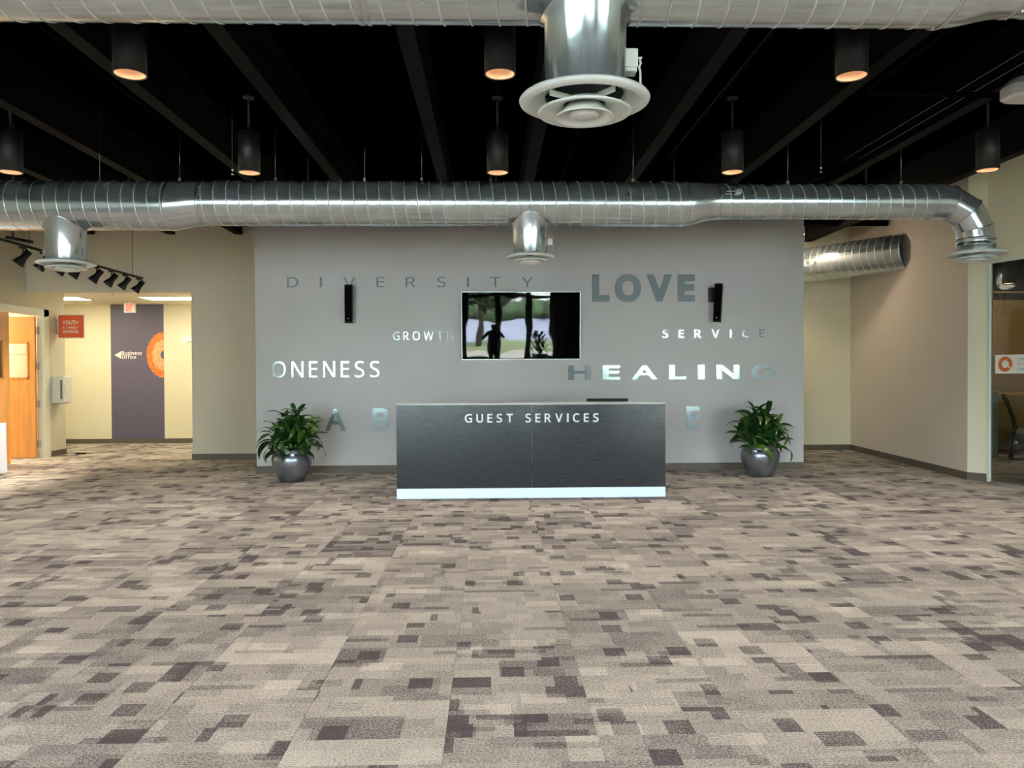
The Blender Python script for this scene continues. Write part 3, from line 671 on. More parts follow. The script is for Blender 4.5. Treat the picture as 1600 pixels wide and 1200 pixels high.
'bE': '428 93,428 -30,48 -30,48 603,428 603,428 479,180 479,180 360,413 360,413 238,180 238,180 93|2 6 3,6 4 3,6 5 4,2 7 6,2 10 7,10 8 7,10 9 8,2 11 10,2 0 11,2 1 0',
'bG': '296 208,296 332,554 332,554 -1,485 -21,435 -30,382 -36,322 -38,234 -28,158 1,97 51,53 116,27 196,19 286,28 377,58 456,106 522,171 571,252 601,345 611,395 608,443 601,487 590,557 564,505 446,447 469,414 478,378 485,342 487,286 481,240 463,204 434,177 396,160 346,154 286,159 228,174 178,198 139,231 110,278 91,341 85,373 85,400 88,424 92,422 92,422 208|18 20 19,18 21 20,18 22 21,17 22 18,17 23 22,16 23 17,16 27 23,27 26 23,26 25 23,25 24 23,15 28 16,28 27 16,15 29 28,15 30 29,15 31 30,14 31 15,14 32 31,14 33 32,13 33 14,13 34 33,0 2 1,0 45 2,45 3 2,12 34 13,12 35 34,12 36 35,44 43 45,43 3 45,11 36 12,11 37 36,11 38 37,10 38 11,10 39 38,42 3 43,10 40 39,41 3 42,40 3 41,10 3 40,9 3 10,8 3 9,8 4 3,8 5 4,7 5 8,7 6 5',
'bH': '546 603,546 -30,413 -30,413 237,180 237,180 -30,48 -30,48 603,180 603,180 360,413 360,413 603|6 8 7,6 9 8,10 0 11,10 1 0,6 4 9,4 10 9,4 3 10,3 1 10,6 5 4,2 1 3',
'bI': '-75 -30,75 -30,75 603,-75 603|0 1 2 3',
'bL': '430 -30,48 -30,48 603,180 603,180 94,430 94|1 3 2,1 4 3,1 5 4,1 0 5',
'bN': '562 603,562 -30,431 -30,125 446,170 446,169 457,171 433,172 407,173 379,174 350,174 320,174 -30,48 -30,48 603,178 603,483 129,438 129,439 113,438 136,437 163,436 192,435 222,434 249,434 603|12 3 13,3 14 13,3 5 14,5 20 14,20 15 14,22 0 23,22 1 0,3 6 5,4 20 5,12 9 3,9 2 3,6 4 3,6 20 4,7 20 6,8 20 7,9 20 8,12 10 9,2 20 9,12 11 10,21 15 22,15 1 22,20 15 21,2 19 20,2 18 19,2 16 18,16 17 18,2 15 16,2 1 15',
'bU': '543 603,543 200,537 139,516 81,481 31,430 -7,367 -31,289 -38,186 -22,106 28,57 107,42 201,42 603,174 603,174 204,182 150,204 115,239 93,295 85,335 89,364 100,385 116,399 139,408 167,412 203,412 603|11 13 12,11 14 13,24 0 25,24 1 0,11 15 14,23 1 24,10 15 11,23 2 1,22 2 23,10 16 15,22 3 2,21 3 22,20 3 21,10 17 16,9 17 10,19 3 20,9 18 17,18 3 19,9 3 18,9 4 3,9 5 4,8 5 9,8 6 5,7 6 8',
'hE': '448 113,448 -50,28 -50,28 623,448 623,448 459,200 459,200 380,433 380,433 218,200 218,200 113|2 6 3,6 4 3,6 5 4,2 7 6,2 10 7,10 8 7,10 9 8,2 11 10,2 0 11,2 1 0',
'hL': '450 -50,28 -50,28 623,200 623,200 114,450 114|1 3 2,1 4 3,1 5 4,1 0 5',
'hO': '593 463,619 380,628 288,623 217,608 151,584 92,549 40,503 -2,447 -34,384 -52,314 -58,241 -52,177 -33,121 -2,76 41,41 93,17 152,3 218,-1 288,7 380,32 463,76 533,139 588,220 621,314 632,406 621,485 588,548 534,192 392,180 346,175 287,180 228,192 182,211 148,235 125,268 110,314 105,359 110,392 125,416 148,434 181,447 228,451 286,441 370,416 425,377 456,313 468,268 462,235 448,210 425|23 25 24,23 26 25,22 26 23,22 27 26,21 27 22,21 0 27,20 46 21,46 0 21,20 47 46,45 0 46,45 1 0,19 47 20,19 48 47,44 1 45,19 49 48,19 28 49,43 1 44,19 29 28,43 2 1,18 29 19,42 2 43,18 30 29,17 30 18,42 3 2,17 31 30,41 3 42,17 32 31,40 3 41,16 32 17,40 4 3,16 33 32,39 4 40,15 33 16,39 5 4,15 34 33,38 5 39,15 35 34,37 5 38,15 36 35,36 5 37,15 5 36,14 5 15,14 6 5,13 6 14,13 7 6,12 7 13,12 8 7,11 8 12,11 9 8,10 9 11',
'hV': '370 623,552 623,312 -50,169 -50,-71 623,111 623,252 222,260 198,268 175,274 153,280 132,285 111,240 311,196 111,201 132,207 154,214 176,221 199,229 223|3 5 4,3 13 5,13 14 5,14 15 5,15 16 5,16 17 5,17 18 5,18 6 5,18 1 0,18 6 1,6 7 1,7 8 1,8 9 1,9 10 1,10 11 1,11 2 1,13 11 12,13 2 11,3 2 13',
'mB': '60 591,242 591,339 582,414 556,462 506,477 432,473 395,463 363,445 335,420 313,389 296,368 290,368 314,390 309,424 295,454 274,477 245,491 208,496 163,489 110,469 64,436 28,393 2,340 -13,280 -18,60 -18,168 347,255 347,313 352,345 367,360 389,366 422,359 455,341 475,304 488,244 493,168 493,259 251,168 251,168 79,264 79,324 86,359 104,376 132,383 169,380 192,372 212,359 227,337 239,304 248|25 36 0,36 1 0,36 2 1,36 3 2,36 4 3,36 35 4,35 34 4,34 5 4,25 26 36,33 5 34,32 5 33,31 5 32,31 6 5,30 6 31,30 7 6,29 7 30,28 7 29,28 8 7,27 8 28,25 38 26,38 27 26,38 12 27,12 8 27,12 9 8,38 11 12,13 9 12,13 10 9,10 14 13,11 14 10,11 15 14,38 15 11,38 37 15,37 16 15,25 39 38,49 16 37,48 16 49,48 17 16,47 17 48,46 17 47,45 17 46,45 18 17,44 18 45,43 18 44,43 19 18,42 19 43,42 20 19,41 20 42,40 20 41,25 40 39,25 20 40,25 21 20,25 22 21,25 23 22,25 24 23',
'mC': '389 490,358 497,323 499,283 496,248 485,217 468,192 444,171 414,156 377,146 335,143 286,148 224,164 171,189 129,223 99,267 80,323 73,357 75,391 79,423 86,478 101,478 2,432 -13,396 -20,357 -25,311 -26,227 -17,156 13,101 60,62 123,38 200,31 287,36 352,50 412,74 465,106 511,148 548,199 576,258 593,324 599,369 596,413 589,454 578,506 556,462 463,419 480|38 40 39,38 41 40,37 41 38,37 42 41,37 43 42,36 43 37,36 0 43,0 45 43,45 44 43,35 2 36,2 1 36,1 0 36,34 3 35,3 2 35,34 4 3,34 5 4,34 6 5,33 6 34,33 7 6,33 8 7,32 8 33,32 9 8,31 9 32,31 10 9,30 10 31,30 11 10,30 12 11,29 12 30,29 13 12,29 14 13,28 14 29,19 21 20,28 15 14,18 21 19,28 16 15,17 21 18,16 21 17,28 21 16,27 21 28,26 21 27,26 22 21,26 23 22,25 23 26,25 24 23',
'mE': '416 81,416 -18,60 -18,60 591,416 591,416 491,168 491,168 348,401 348,401 250,168 250,168 81|2 6 3,6 4 3,6 5 4,2 7 6,2 10 7,10 8 7,10 9 8,2 11 10,2 0 11,2 1 0',
'mG': '308 220,308 320,542 320,542 8,482 -9,433 -19,381 -24,322 -26,237 -17,164 12,106 59,64 122,39 198,31 286,40 374,68 450,114 513,177 560,255 589,345 599,394 596,440 589,483 578,541 557,499 461,451 480,416 490,380 497,342 499,283 493,234 473,195 443,166 401,148 349,142 286,148 225,163 173,189 131,225 99,275 79,341 73,374 74,402 76,426 81,434 83,434 220|18 20 19,18 21 20,18 22 21,17 22 18,17 23 22,16 23 17,16 27 23,27 26 23,26 25 23,25 24 23,15 29 16,29 28 16,28 27 16,15 30 29,15 31 30,14 31 15,14 32 31,14 33 32,13 33 14,13 34 33,0 2 1,0 45 2,45 3 2,12 34 13,12 35 34,12 36 35,44 3 45,11 36 12,11 37 36,11 38 37,10 38 11,10 39 38,43 3 44,42 3 43,10 40 39,41 3 42,40 3 41,10 3 40,9 3 10,8 3 9,8 4 3,8 5 4,7 5 8,7 6 5',
'mI': '-63 -18,63 -18,63 591,-63 591|0 1 2 3',
'mO': '564 450,588 374,595 287,591 221,578 161,556 107,524 61,484 24,435 -4,378 -21,314 -26,247 -20,189 -3,140 24,100 62,69 108,48 162,35 222,31 288,38 374,61 449,100 512,156 560,228 590,314 600,398 590,468 560,524 513,162 404,148 351,143 287,148 223,162 170,185 128,217 98,260 79,314 73,368 79,410 98,441 128,464 170,478 223,483 287,472 379,442 445,391 486,314 500,260 494,217 475,185 445|23 25 24,23 26 25,22 26 23,22 27 26,21 27 22,21 46 27,46 45 27,45 0 27,20 47 21,47 46 21,20 48 47,44 0 45,20 49 48,44 1 0,19 49 20,19 28 49,43 1 44,19 29 28,42 1 43,42 2 1,18 29 19,18 30 29,17 30 18,42 3 2,17 31 30,41 3 42,40 3 41,17 32 31,16 32 17,40 4 3,16 33 32,39 4 40,15 33 16,39 5 4,15 34 33,38 5 39,14 34 15,38 6 5,14 35 34,37 6 38,14 36 35,36 6 37,14 6 36,13 6 14,13 7 6,12 7 13,12 8 7,11 8 12,11 9 8,10 9 11',
'mR': '60 591,236 591,304 586,360 571,405 546,437 510,456 464,462 410,458 364,444 325,422 294,395 271,366 253,356 248,519 -18,392 -18,254 219,168 219,168 -18,60 -18,303 483,272 490,231 492,168 492,168 316,235 316,291 322,326 339,345 366,352 407,348 436,340 457,325 471|19 23 0,23 1 0,23 2 1,23 3 2,23 4 3,23 5 4,23 22 5,22 21 5,21 6 5,19 24 23,20 6 21,32 6 20,31 6 32,31 7 6,30 7 31,29 7 30,29 8 7,28 8 29,27 8 28,27 9 8,26 9 27,26 10 9,25 10 26,19 17 24,17 25 24,17 10 25,17 11 10,17 12 11,17 13 12,17 16 13,16 14 13,19 18 17,15 14 16',
'mS': '400 237,416 199,421 153,414 101,393 56,359 20,314 -5,260 -21,199 -26,166 -25,135 -23,106 -19,79 -13,55 -6,23 7,23 114,79 93,117 83,158 75,201 73,237 75,266 83,287 94,301 108,309 126,312 147,310 168,303 184,290 199,268 214,235 230,189 248,154 262,122 278,95 296,72 317,53 342,40 369,33 400,30 435,36 482,56 523,88 556,129 580,177 594,231 599,278 596,321 589,361 579,412 559,377 463,330 482,298 491,264 497,230 499,200 497,176 490,160 480,148 468,142 452,139 434,142 412,149 395,161 381,182 367,212 352,253 335,300 316,341 294,375 268|44 46 45,44 47 46,43 47 44,43 48 47,42 48 43,42 49 48,42 51 49,51 50 49,41 53 42,53 52 42,52 51 42,40 55 41,55 54 41,54 53 41,40 56 55,40 57 56,39 57 40,39 58 57,39 59 58,39 60 59,38 60 39,38 61 60,38 62 61,37 62 38,37 63 62,37 64 63,36 64 37,36 65 64,36 66 65,35 66 36,35 67 66,34 67 35,34 68 67,33 68 34,33 69 68,32 69 33,32 0 69,31 0 32,30 0 31,30 1 0,29 1 30,28 1 29,27 1 28,27 2 1,26 2 27,25 2 26,25 3 2,24 3 25,23 3 24,14 16 15,22 3 23,22 4 3,21 4 22,14 17 16,20 4 21,14 18 17,19 4 20,14 19 18,14 4 19,14 5 4,14 6 5,13 6 14,13 7 6,12 7 13,11 7 12,10 7 11,10 8 7,9 8 10',
'mT': '277 491,277 -18,169 -18,169 491,-10 491,-10 591,455 591,455 491|4 6 5,4 7 6,3 7 4,2 0 3,0 7 3,2 1 0',
'mU': '531 591,531 201,525 142,505 87,472 40,425 4,364 -19,290 -26,190 -11,115 37,69 111,54 202,54 591,162 591,162 203,171 146,195 106,235 81,295 73,337 77,370 89,394 108,410 133,420 165,424 203,424 591|11 13 12,11 14 13,24 0 25,24 1 0,23 1 24,11 15 14,10 15 11,23 2 1,22 2 23,10 16 15,22 3 2,21 3 22,9 16 10,20 3 21,9 17 16,19 3 20,19 4 3,9 18 17,18 4 19,9 4 18,9 5 4,8 5 9,8 6 5,7 6 8',
'mV': '392 591,507 591,289 -18,192 -18,-26 591,88 591,221 211,230 188,237 166,243 144,249 124,254 104,241 163,227 104,232 124,238 145,245 167,252 189,260 213|3 5 4,3 6 5,18 1 0,18 2 1,17 2 18,3 7 6,16 2 17,3 8 7,15 9 16,9 2 16,3 15 8,15 9 8,13 14 12,14 15 12,15 9 12,9 10 12,10 11 12,3 9 15,3 2 9',
'mc': '307 -20,277 -24,240 -26,183 -20,130 -1,86 32,53 79,33 139,26 213,33 288,54 350,89 398,134 431,187 450,245 456,280 454,313 449,342 441,381 425,348 333,311 346,288 352,265 357,244 358,209 354,182 342,162 324,148 297,138 260,135 213,138 169,148 132,162 105,182 87,207 75,240 71,271 73,298 78,322 85,369 105,369 3,335 -12|13 15 14,13 16 15,12 16 13,12 17 16,12 18 17,11 18 12,11 21 18,21 20 18,20 19 18,10 23 11,23 22 11,22 21 11,10 24 23,10 25 24,9 25 10,9 26 25,9 27 26,9 28 27,8 28 9,8 29 28,8 30 29,7 30 8,7 31 30,6 31 7,6 32 31,6 33 32,38 40 39,6 34 33,37 40 38,5 34 6,36 40 37,5 35 34,35 40 36,5 40 35,4 40 5,4 41 40,3 41 4,3 0 41,3 1 0,2 1 3',
'me': '125 426,176 449,234 456,290 449,339 429,378 397,406 354,424 302,429 245,429 183,138 183,144 143,168 103,204 79,255 70,291 72,323 77,353 86,410 108,410 8,365 -10,331 -19,294 -24,250 -26,189 -19,134 1,88 35,54 83,33 142,26 212,32 281,51 340,82 389,282 349,261 359,234 362,195 355,167 335,147 302,141 275,318 275,317 289,310 314,298 335|1 3 2,1 4 3,0 4 1,0 5 4,32 5 0,32 6 5,31 35 32,35 6 32,31 36 35,34 6 35,33 6 34,31 37 36,33 7 6,43 7 33,30 37 31,30 38 37,42 7 43,41 7 42,41 8 7,30 39 38,40 8 41,29 39 30,29 40 39,29 8 40,29 9 8,28 10 29,10 9 29,28 11 10,28 12 11,27 12 28,17 19 18,27 13 12,16 19 17,26 13 27,26 14 13,15 19 16,14 19 15,26 19 14,25 19 26,25 20 19,24 20 25,24 21 20,24 22 21,23 22 24',
'mf': '284 448,284 357,176 357,176 -18,69 -18,69 357,-6 357,-6 421,69 445,69 458,74 511,87 555,111 589,143 614,182 627,226 632,253 630,277 627,298 622,333 611,304 522,273 530,258 534,243 537,229 538,205 533,190 521,180 497,176 457,176 448|14 16 15,14 17 16,13 17 14,13 18 17,13 19 18,12 19 13,12 20 19,11 23 12,23 22 12,22 21 12,21 20 12,10 24 11,24 23 11,10 25 24,10 26 25,10 27 26,9 27 10,9 28 27,8 28 9,8 29 28,8 0 29,8 1 0,7 1 8,6 1 7,5 1 6,4 2 5,2 1 5,4 3 2',
'mi': '62 593,82 606,104 609,126 605,145 594,159 573,163 546,159 520,146 499,126 487,104 483,81 487,62 499,48 520,44 546,48 573,50 448,157 448,157 -18,50 -18|19 17 16,19 18 17,1 3 2,0 3 1,0 4 3,0 5 4,15 5 0,15 6 5,14 6 15,13 6 14,13 7 6,12 7 13,12 8 7,11 8 12,11 9 8,11 10 9',
'mn': '217 448,246 454,276 456,349 446,404 414,438 358,449 281,449 -18,343 -18,343 274,338 315,324 340,301 355,265 360,212 351,181 327,163 285,157 222,157 -18,50 -18,50 448,140 448,151 389,131 389,143 404,165 423,190 438|1 3 2,0 3 1,26 3 0,19 21 20,19 23 21,23 24 21,24 22 21,26 4 3,25 4 26,24 4 25,24 5 4,22 5 24,19 22 23,19 16 22,16 15 22,15 14 22,14 13 22,13 5 22,12 5 13,12 6 5,11 6 12,10 6 11,9 6 10,19 17 16,9 7 6,8 7 9,19 18 17',
'ms': '348 186,362 155,366 119,360 75,342 38,313 10,274 -10,229 -22,177 -26,133 -24,95 -18,62 -9,24 7,24 111,77 88,109 77,143 69,178 67,220 71,245 81,257 95,262 113,260 122,256 131,247 140,230 151,204 164,167 179,128 195,94 212,65 232,42 256,27 287,23 325,36 381,75 423,132 448,202 456,242 454,279 448,314 438,363 419,325 330,282 346,254 355,226 360,198 362,163 359,141 351,130 340,127 327,128 318,133 309,143 300,162 290,189 278,226 263,264 247,298 230,326 211|36 38 37,36 39 38,35 39 36,35 40 39,35 41 40,34 41 35,34 45 41,45 44 41,44 43 41,43 42 41,33 47 34,47 46 34,46 45 34,33 48 47,33 49 48,33 50 49,33 51 50,32 51 33,32 52 51,32 53 52,32 54 53,32 55 54,31 55 32,31 56 55,31 57 56,30 57 31,30 58 57,29 58 30,29 59 58,28 59 29,28 0 59,27 0 28,27 1 0,26 1 27,25 1 26,25 2 1,24 2 25,23 2 24,22 2 23,21 2 22,21 3 2,20 3 21,12 14 13,19 3 20,12 15 14,18 3 19,12 16 15,18 4 3,17 4 18,12 17 16,12 4 17,12 5 4,12 6 5,11 6 12,10 6 11,10 7 6,9 7 10,9 8 7',
'mu': '339 448,445 448,445 -18,355 -18,344 39,365 39,354 24,331 5,306 -9,278 -19,249 -24,220 -26,169 -22,126 -8,90 16,65 51,50 95,45 148,45 448,153 448,153 154,158 114,172 89,194 74,231 69,269 73,296 84,315 102,328 128,336 163,339 207|17 19 18,17 20 19,30 1 0,30 2 1,29 2 30,28 2 29,17 21 20,16 21 17,27 2 28,16 22 21,26 5 27,5 2 27,15 22 16,15 23 22,25 5 26,15 24 23,24 5 25,15 5 24,14 4 15,4 5 15,6 2 5,14 7 4,7 3 4,7 2 6,13 7 14,13 8 7,3 2 7,12 8 13,12 9 8,12 10 9,11 10 12',
}
_gl = {}
def glyph(ch, bold, ext=0.0):
    k = ('h' if bold > 0.04 else 'b' if bold > 0.025 else ('r' if bold < 0.005 else 'm')) + ch
    if k not in GLYPHS: k = 'r' + ch
    if k not in _gl:
        a, b_ = GLYPHS[k].split('|')
        _gl[k] = ([(int(p.split()[0]) / 1000, int(p.split()[1]) / 1000, 0) for p in a.split(',')], [tuple(int(i) for i in f.split()) for f in b_.split(',')])
    return _gl[k]
def glyph_solid(mb, vs, fs, fn, depth):
    """front face + back + sides; fn maps (x, y, d) to a world point"""
    n = len(vs)
    V = [fn(x, y, 0) for x, y, z in vs] + [fn(x, y, depth) for x, y, z in vs]
    F = [tuple(f) for f in fs] + [tuple(i + n for i in f)[::-1] for f in fs]
    cnt = {}
    for f in fs:
        for i in range(len(f)):
            a, b_ = f[i], f[(i + 1) % len(f)]
            cnt[(a, b_)] = 1
    for (a, b_) in cnt:
        if (b_, a) not in cnt: F.append((b_, a, a + n, b_ + n))
    mb.add(V, F)
def word(root, text, x0, x1, z0, z1, y, depth, mat, bold=0.0, wscale=1.0, partname='letter', joined=False):
    """letters fitted into the box; wscale = width of a letter against its natural width at this height"""
    G = [(ch, glyph(ch, bold)) if ch != ' ' else (' ', None) for ch in text]
    hcap = max(v[1] for v in glyph('E', bold)[0]) - min(v[1] for v in glyph('E', bold)[0])
    zb = min(v[1] for v in glyph('E', bold)[0])
    s = (z1 - z0) / hcap
    ws = []
    for ch, gl in G:
        if gl is None: ws.append(0.28 * s * wscale)
        else:
            xs = [v[0] for v in gl[0]]; ws.append((max(xs) - min(xs)) * s * wscale)
    tot = sum(ws)
    gap = (x1 - x0 - tot) / max(1, len(text) - 1)
    x = x0
    J = MB()
    for (ch, gl), wd in zip(G, ws):
        if gl is not None:
            xmin = min(v[0] for v in gl[0])
            mb = J if joined else MB()
            xx = x
            glyph_solid(mb, gl[0], gl[1], lambda a, b_, d: Vector((xx + (a - xmin) * s * wscale, y - depth + d, z0 + (b_ - zb) * s)), depth)
            if not joined:
                o = mb.build(partname, mat, root, fix=False)
        x += wd + gap
    if joined: return J.build(partname, mat, root, fix=False, kind='stuff')

# words on the feature wall
def wallword(text, label, x0, x1, z0, z1, bold, ws, mat='letter_vinyl'):
    t = thing('wall_lettering', label, 'lettering', ((x0 + x1) / 2, GW, z0), 'silver words on the grey wall')
    word(t, text, x0, x1, z0, z1, GW, 0.004, M[mat], bold, ws)
wallword('DIVERSITY', 'thin widely spaced silver word DIVERSITY, highest word left of the screen', -3.0, 0.62, 2.735, 2.885, 0.0, 1.4)
wallword('LOVE', 'heavy bold blue-grey word LOVE above right of the screen', 1.50, 3.04, 2.515, 2.92, 0.05, 1.03)
wallword('SERVICE', 'small widely spaced grey word SERVICE under the right wall speaker', 2.55, 4.09, 1.975, 2.10, 0.012, 1.1)
wallword('ONENESS', 'large plain bright silver word ONENESS above the left plant', -3.23, -1.655, 1.41, 1.645, 0.0, 0.93)
wallword('HEALING', 'wide bold gleaming silver word HEALING right of the screen', 1.14, 4.25, 1.355, 1.57, 0.035, 2.0)
wallword('GROWTH', 'small faint thin word GROWTH just left of the screen', -1.45, -0.57, 1.955, 2.08, 0.0, 0.9)
wallword('ABUNDANCE', 'large faded grey word ABUNDANCE low on the wall, mostly behind the desk', -2.46, 3.11, 0.61, 0.95, 0.035, 1.0)

# ------------------------------------------------------------------ reception desk
dx0, dx1, dy = -1.108, 2.035, 8.945
desk = thing('reception_desk', 'long black oak reception desk with GUEST SERVICES on its front', 'desk', ((dx0 + dx1) / 2, dy + 0.4, 0))
MB().box(dx0, 0.463, dy, dy + 0.03, 0.118, 1.085).build('front_panel', M['desk'], desk)
MB().box(0.469, dx1, dy, dy + 0.03, 0.118, 1.085).build('front_panel', M['desk'], desk)
MB().box(dx0, dx0 + 0.03, dy + 0.031, dy + 0.8, 0.118, 1.085).build('side_panel', M['desk'], desk)
MB().box(dx1 - 0.03, dx1, dy + 0.031, dy + 0.8, 0.118, 1.085).build('side_panel', M['desk'], desk)
k_ = MB().box(dx0 + 0.001, dx1 - 0.001, dy - 0.002, dy + 0.03, 0.0, 0.116).box(dx0 + 0.001, dx0 + 0.03, dy + 0.03, dy + 0.8, 0, 0.116).box(dx1 - 0.03, dx1 - 0.001, dy + 0.03, dy + 0.8, 0, 0.116).build('kick_plate', M['kick'], desk)
k_['label'] = 'bright brushed metal kick plate'
ct = MB().box(dx0 - 0.004, dx1 + 0.004, dy - 0.004, dy + 0.40, 1.087, 1.107).build('counter_top', M['desk_top'], desk, bevel=0.003)
ct['label'] = 'pale grey counter top'
MB().box(dx0 + 0.03, dx1 - 0.03, dy + 0.03, dy + 0.8, 0.72, 0.75).build('work_surface', M['desk_top'], desk)
sg = thing('desk_lettering', 'raised white letters reading GUEST SERVICES on the desk front', 'lettering', (0.465, dy, 0.88))
word(sg, 'GUEST SERVICES', -0.312, 1.248, 0.884, 0.984, dy, 0.018, M['white_letter'], 0.02, 1.0)

mo = thing('computer_monitor', 'black computer monitor peeking over the right half of the reception desk', 'monitor', (1.43, 9.46, 0.751))
MB().box(1.175, 1.685, 9.44, 9.47, 0.83, 1.140).build('back_shell', M['black_plastic'], mo, bevel=0.004)
MB().box(1.185, 1.675, 9.470, 9.474, 0.845, 1.13).build('screen', M['screen'], mo)
MB().tube([(1.43, 9.43, 0.76), (1.43, 9.43, 0.95)], 0.02).build('stand_post', M['black_plastic'], mo)
MB().lathe([(0.0, 0.012), (0.11, 0.01), (0.12, 0.0)], (1.43, 9.43, 0.751), 24, cap1=True).build('stand_base', M['black_plastic'], mo)

# ------------------------------------------------------------------ television
tv = thing('wall_television', 'large flat black television on the grey wall, mirroring the windows', 'television', (0.4385, GW - 0.02, 1.66))
tx0, tx1, tz0, tz1 = -0.436, 1.313, 1.66, 2.655
tr = Matrix.Rotation(math.radians(3.1), 3, 'X')
piv = (0.44, GW - 0.045, tz0)
MB().box(tx0, tx1, GW - 0.065, GW - 0.03, tz0, tz1, rot=tr, piv=piv).build('casing', M['black_plastic'], tv)
MB().box(tx0 + 0.006, tx1 - 0.006, GW - 0.0665, GW - 0.0651, tz0 + 0.008, tz1 - 0.006, rot=tr, piv=piv).build('screen', M['screen'], tv)
bz = MB()
bz.box(tx0, tx1, GW - 0.069, GW - 0.064, tz0, tz0 + 0.008, rot=tr, piv=piv).box(tx0, tx1, GW - 0.069, GW - 0.064, tz1 - 0.006, tz1, rot=tr, piv=piv)
bz.box(tx0, tx0 + 0.006, GW - 0.069, GW - 0.064, tz0, tz1, rot=tr, piv=piv).box(tx1 - 0.006, tx1, GW - 0.069, GW - 0.064, tz0, tz1, rot=tr, piv=piv)
bz.build('bezel', M['steel'], tv)
MB().box(0.2, 0.7, GW - 0.03, GW, 1.95, 2.4).build('wall_bracket', M['black_metal'], tv)

# ------------------------------------------------------------------ wall speakers
def speaker(x, z0, z1, label, yaw_, tilt_):
    t = thing('wall_speaker', label, 'speaker', (x, GW, z0))
    R_ = Euler((0, math.radians(tilt_), math.radians(yaw_))).to_matrix()
    c = Vector((x, GW - 0.13, (z0 + z1) / 2)); h = (z1 - z0) / 2
    b_ = MB(); ring = []
    ww, dd = 0.056, 0.07
    tmp = MB().rbox(-ww, ww, -dd, dd, -h, h, 0.03, 'z', 5)
    b_.add([R_ @ p + c for p in tmp.v], tmp.f)
    b_.build('cabinet', M['black_plastic'], t)
    tmp = MB().rbox(-ww * 0.82, ww * 0.82, -dd - 0.006, -dd + 0.012, -h * 0.93, h * 0.93, 0.012, 'y', 4)
    g_ = MB().add([R_ @ p + c for p in tmp.v], tmp.f).build('grille', M['speaker_cloth'], t)
    tmp = MB().box(-0.006, 0.006, -dd - 0.009, -dd - 0.005, -h * 0.80, -h * 0.76)
    l_ = MB().add([R_ @ p + c for p in tmp.v], tmp.f).build('badge', M['steel'], t)
    bx_ = x - 0.065 if yaw_ < 0 else x
    MB().box(bx_ - 0.045, bx_ + 0.035, GW - 0.085, GW, (z0 + z1) / 2 + 0.02, z1 - 0.05).build('bracket', M['black_metal'], t)
speaker(-2.075, 2.20, 2.755, 'slim black wall speaker left of the screen, hung upright', 3, 0)
speaker(3.35, 2.20, 2.765, 'slim black wall speaker at the end of LOVE, turned on its bracket', -24, 3)

# outlets on the feature wall
def plate(x, z, y, label, grp, w_=0.04, h_=0.06, face='outlet'):
    t = thing('wall_plate', label, 'wall plate', (x, y, z - h_), grp)
    MB().rbox(x - w_, x + w_, y - 0.006, y, z - h_, z + h_, 0.006, 'y').build('cover', M['grey_wall'] if face == 'grey' else M['white_plastic'], t)
    for dz in (-0.024, 0.024):
        MB().rbox(x - 0.016, x + 0.016, y - 0.009, y - 0.006, z + dz - 0.014, z + dz + 0.014, 0.006, 'y').build('socket', M['grey_wall'] if face == 'grey' else M['white_plastic'], t)
plate(-1.198, 1.215, GW, 'grey painted wall plate left of its twin, above the desk corner', 'small wall plates', face='grey')
plate(-0.945, 1.215, GW, 'grey painted wall plate right of its twin, nearer the screen', 'small wall plates', face='grey')
plate(-8.27, 0.36, 16.6, 'white outlet low on the corridor wall left of the purple band', 'small wall plates', face='white')

# ------------------------------------------------------------------ potted plants
def leaf_mesh(L, W, droop, name):
    n = 7; vs = []; fs = []
    for i in range(n + 1):
        u = i / n
        a = math.radians(12) - droop * u ** 1.35
        if i == 0: px, pz = 0.0, 0.0
        else:
            px += math.cos(a) * L / n; pz += math.sin(a) * L / n
        wd = W * (math.sin(PI * min(1, u * 0.92 + 0.08)) ** 0.75) * (1 if u < 0.5 else (1 - (u - 0.5) * 0.6)) + 0.002
        if i == n: wd = 0.001
        vs += [(px, -wd, pz + wd * 0.35), (px, 0, pz), (px, wd, pz + wd * 0.35)]
    for i in range(n):
        a = i * 3
        fs += [(a, a + 1, a + 4, a + 3), (a + 1, a + 2, a + 5, a + 4)]
    me = bpy.data.meshes.new(name); me.from_pydata(vs, [], fs)
    me.polygons.foreach_set('use_smooth', [True] * len(fs)); me.materials.append(M['leaf'])
    return me
LM = [leaf_mesh(0.36, 0.036, 1.7, 'leaf_a'), leaf_mesh(0.44, 0.038, 2.2, 'leaf_b'), leaf_mesh(0.28, 0.032, 1.2, 'leaf_c'), leaf_mesh(0.38, 0.042, 2.6, 'leaf_d')]
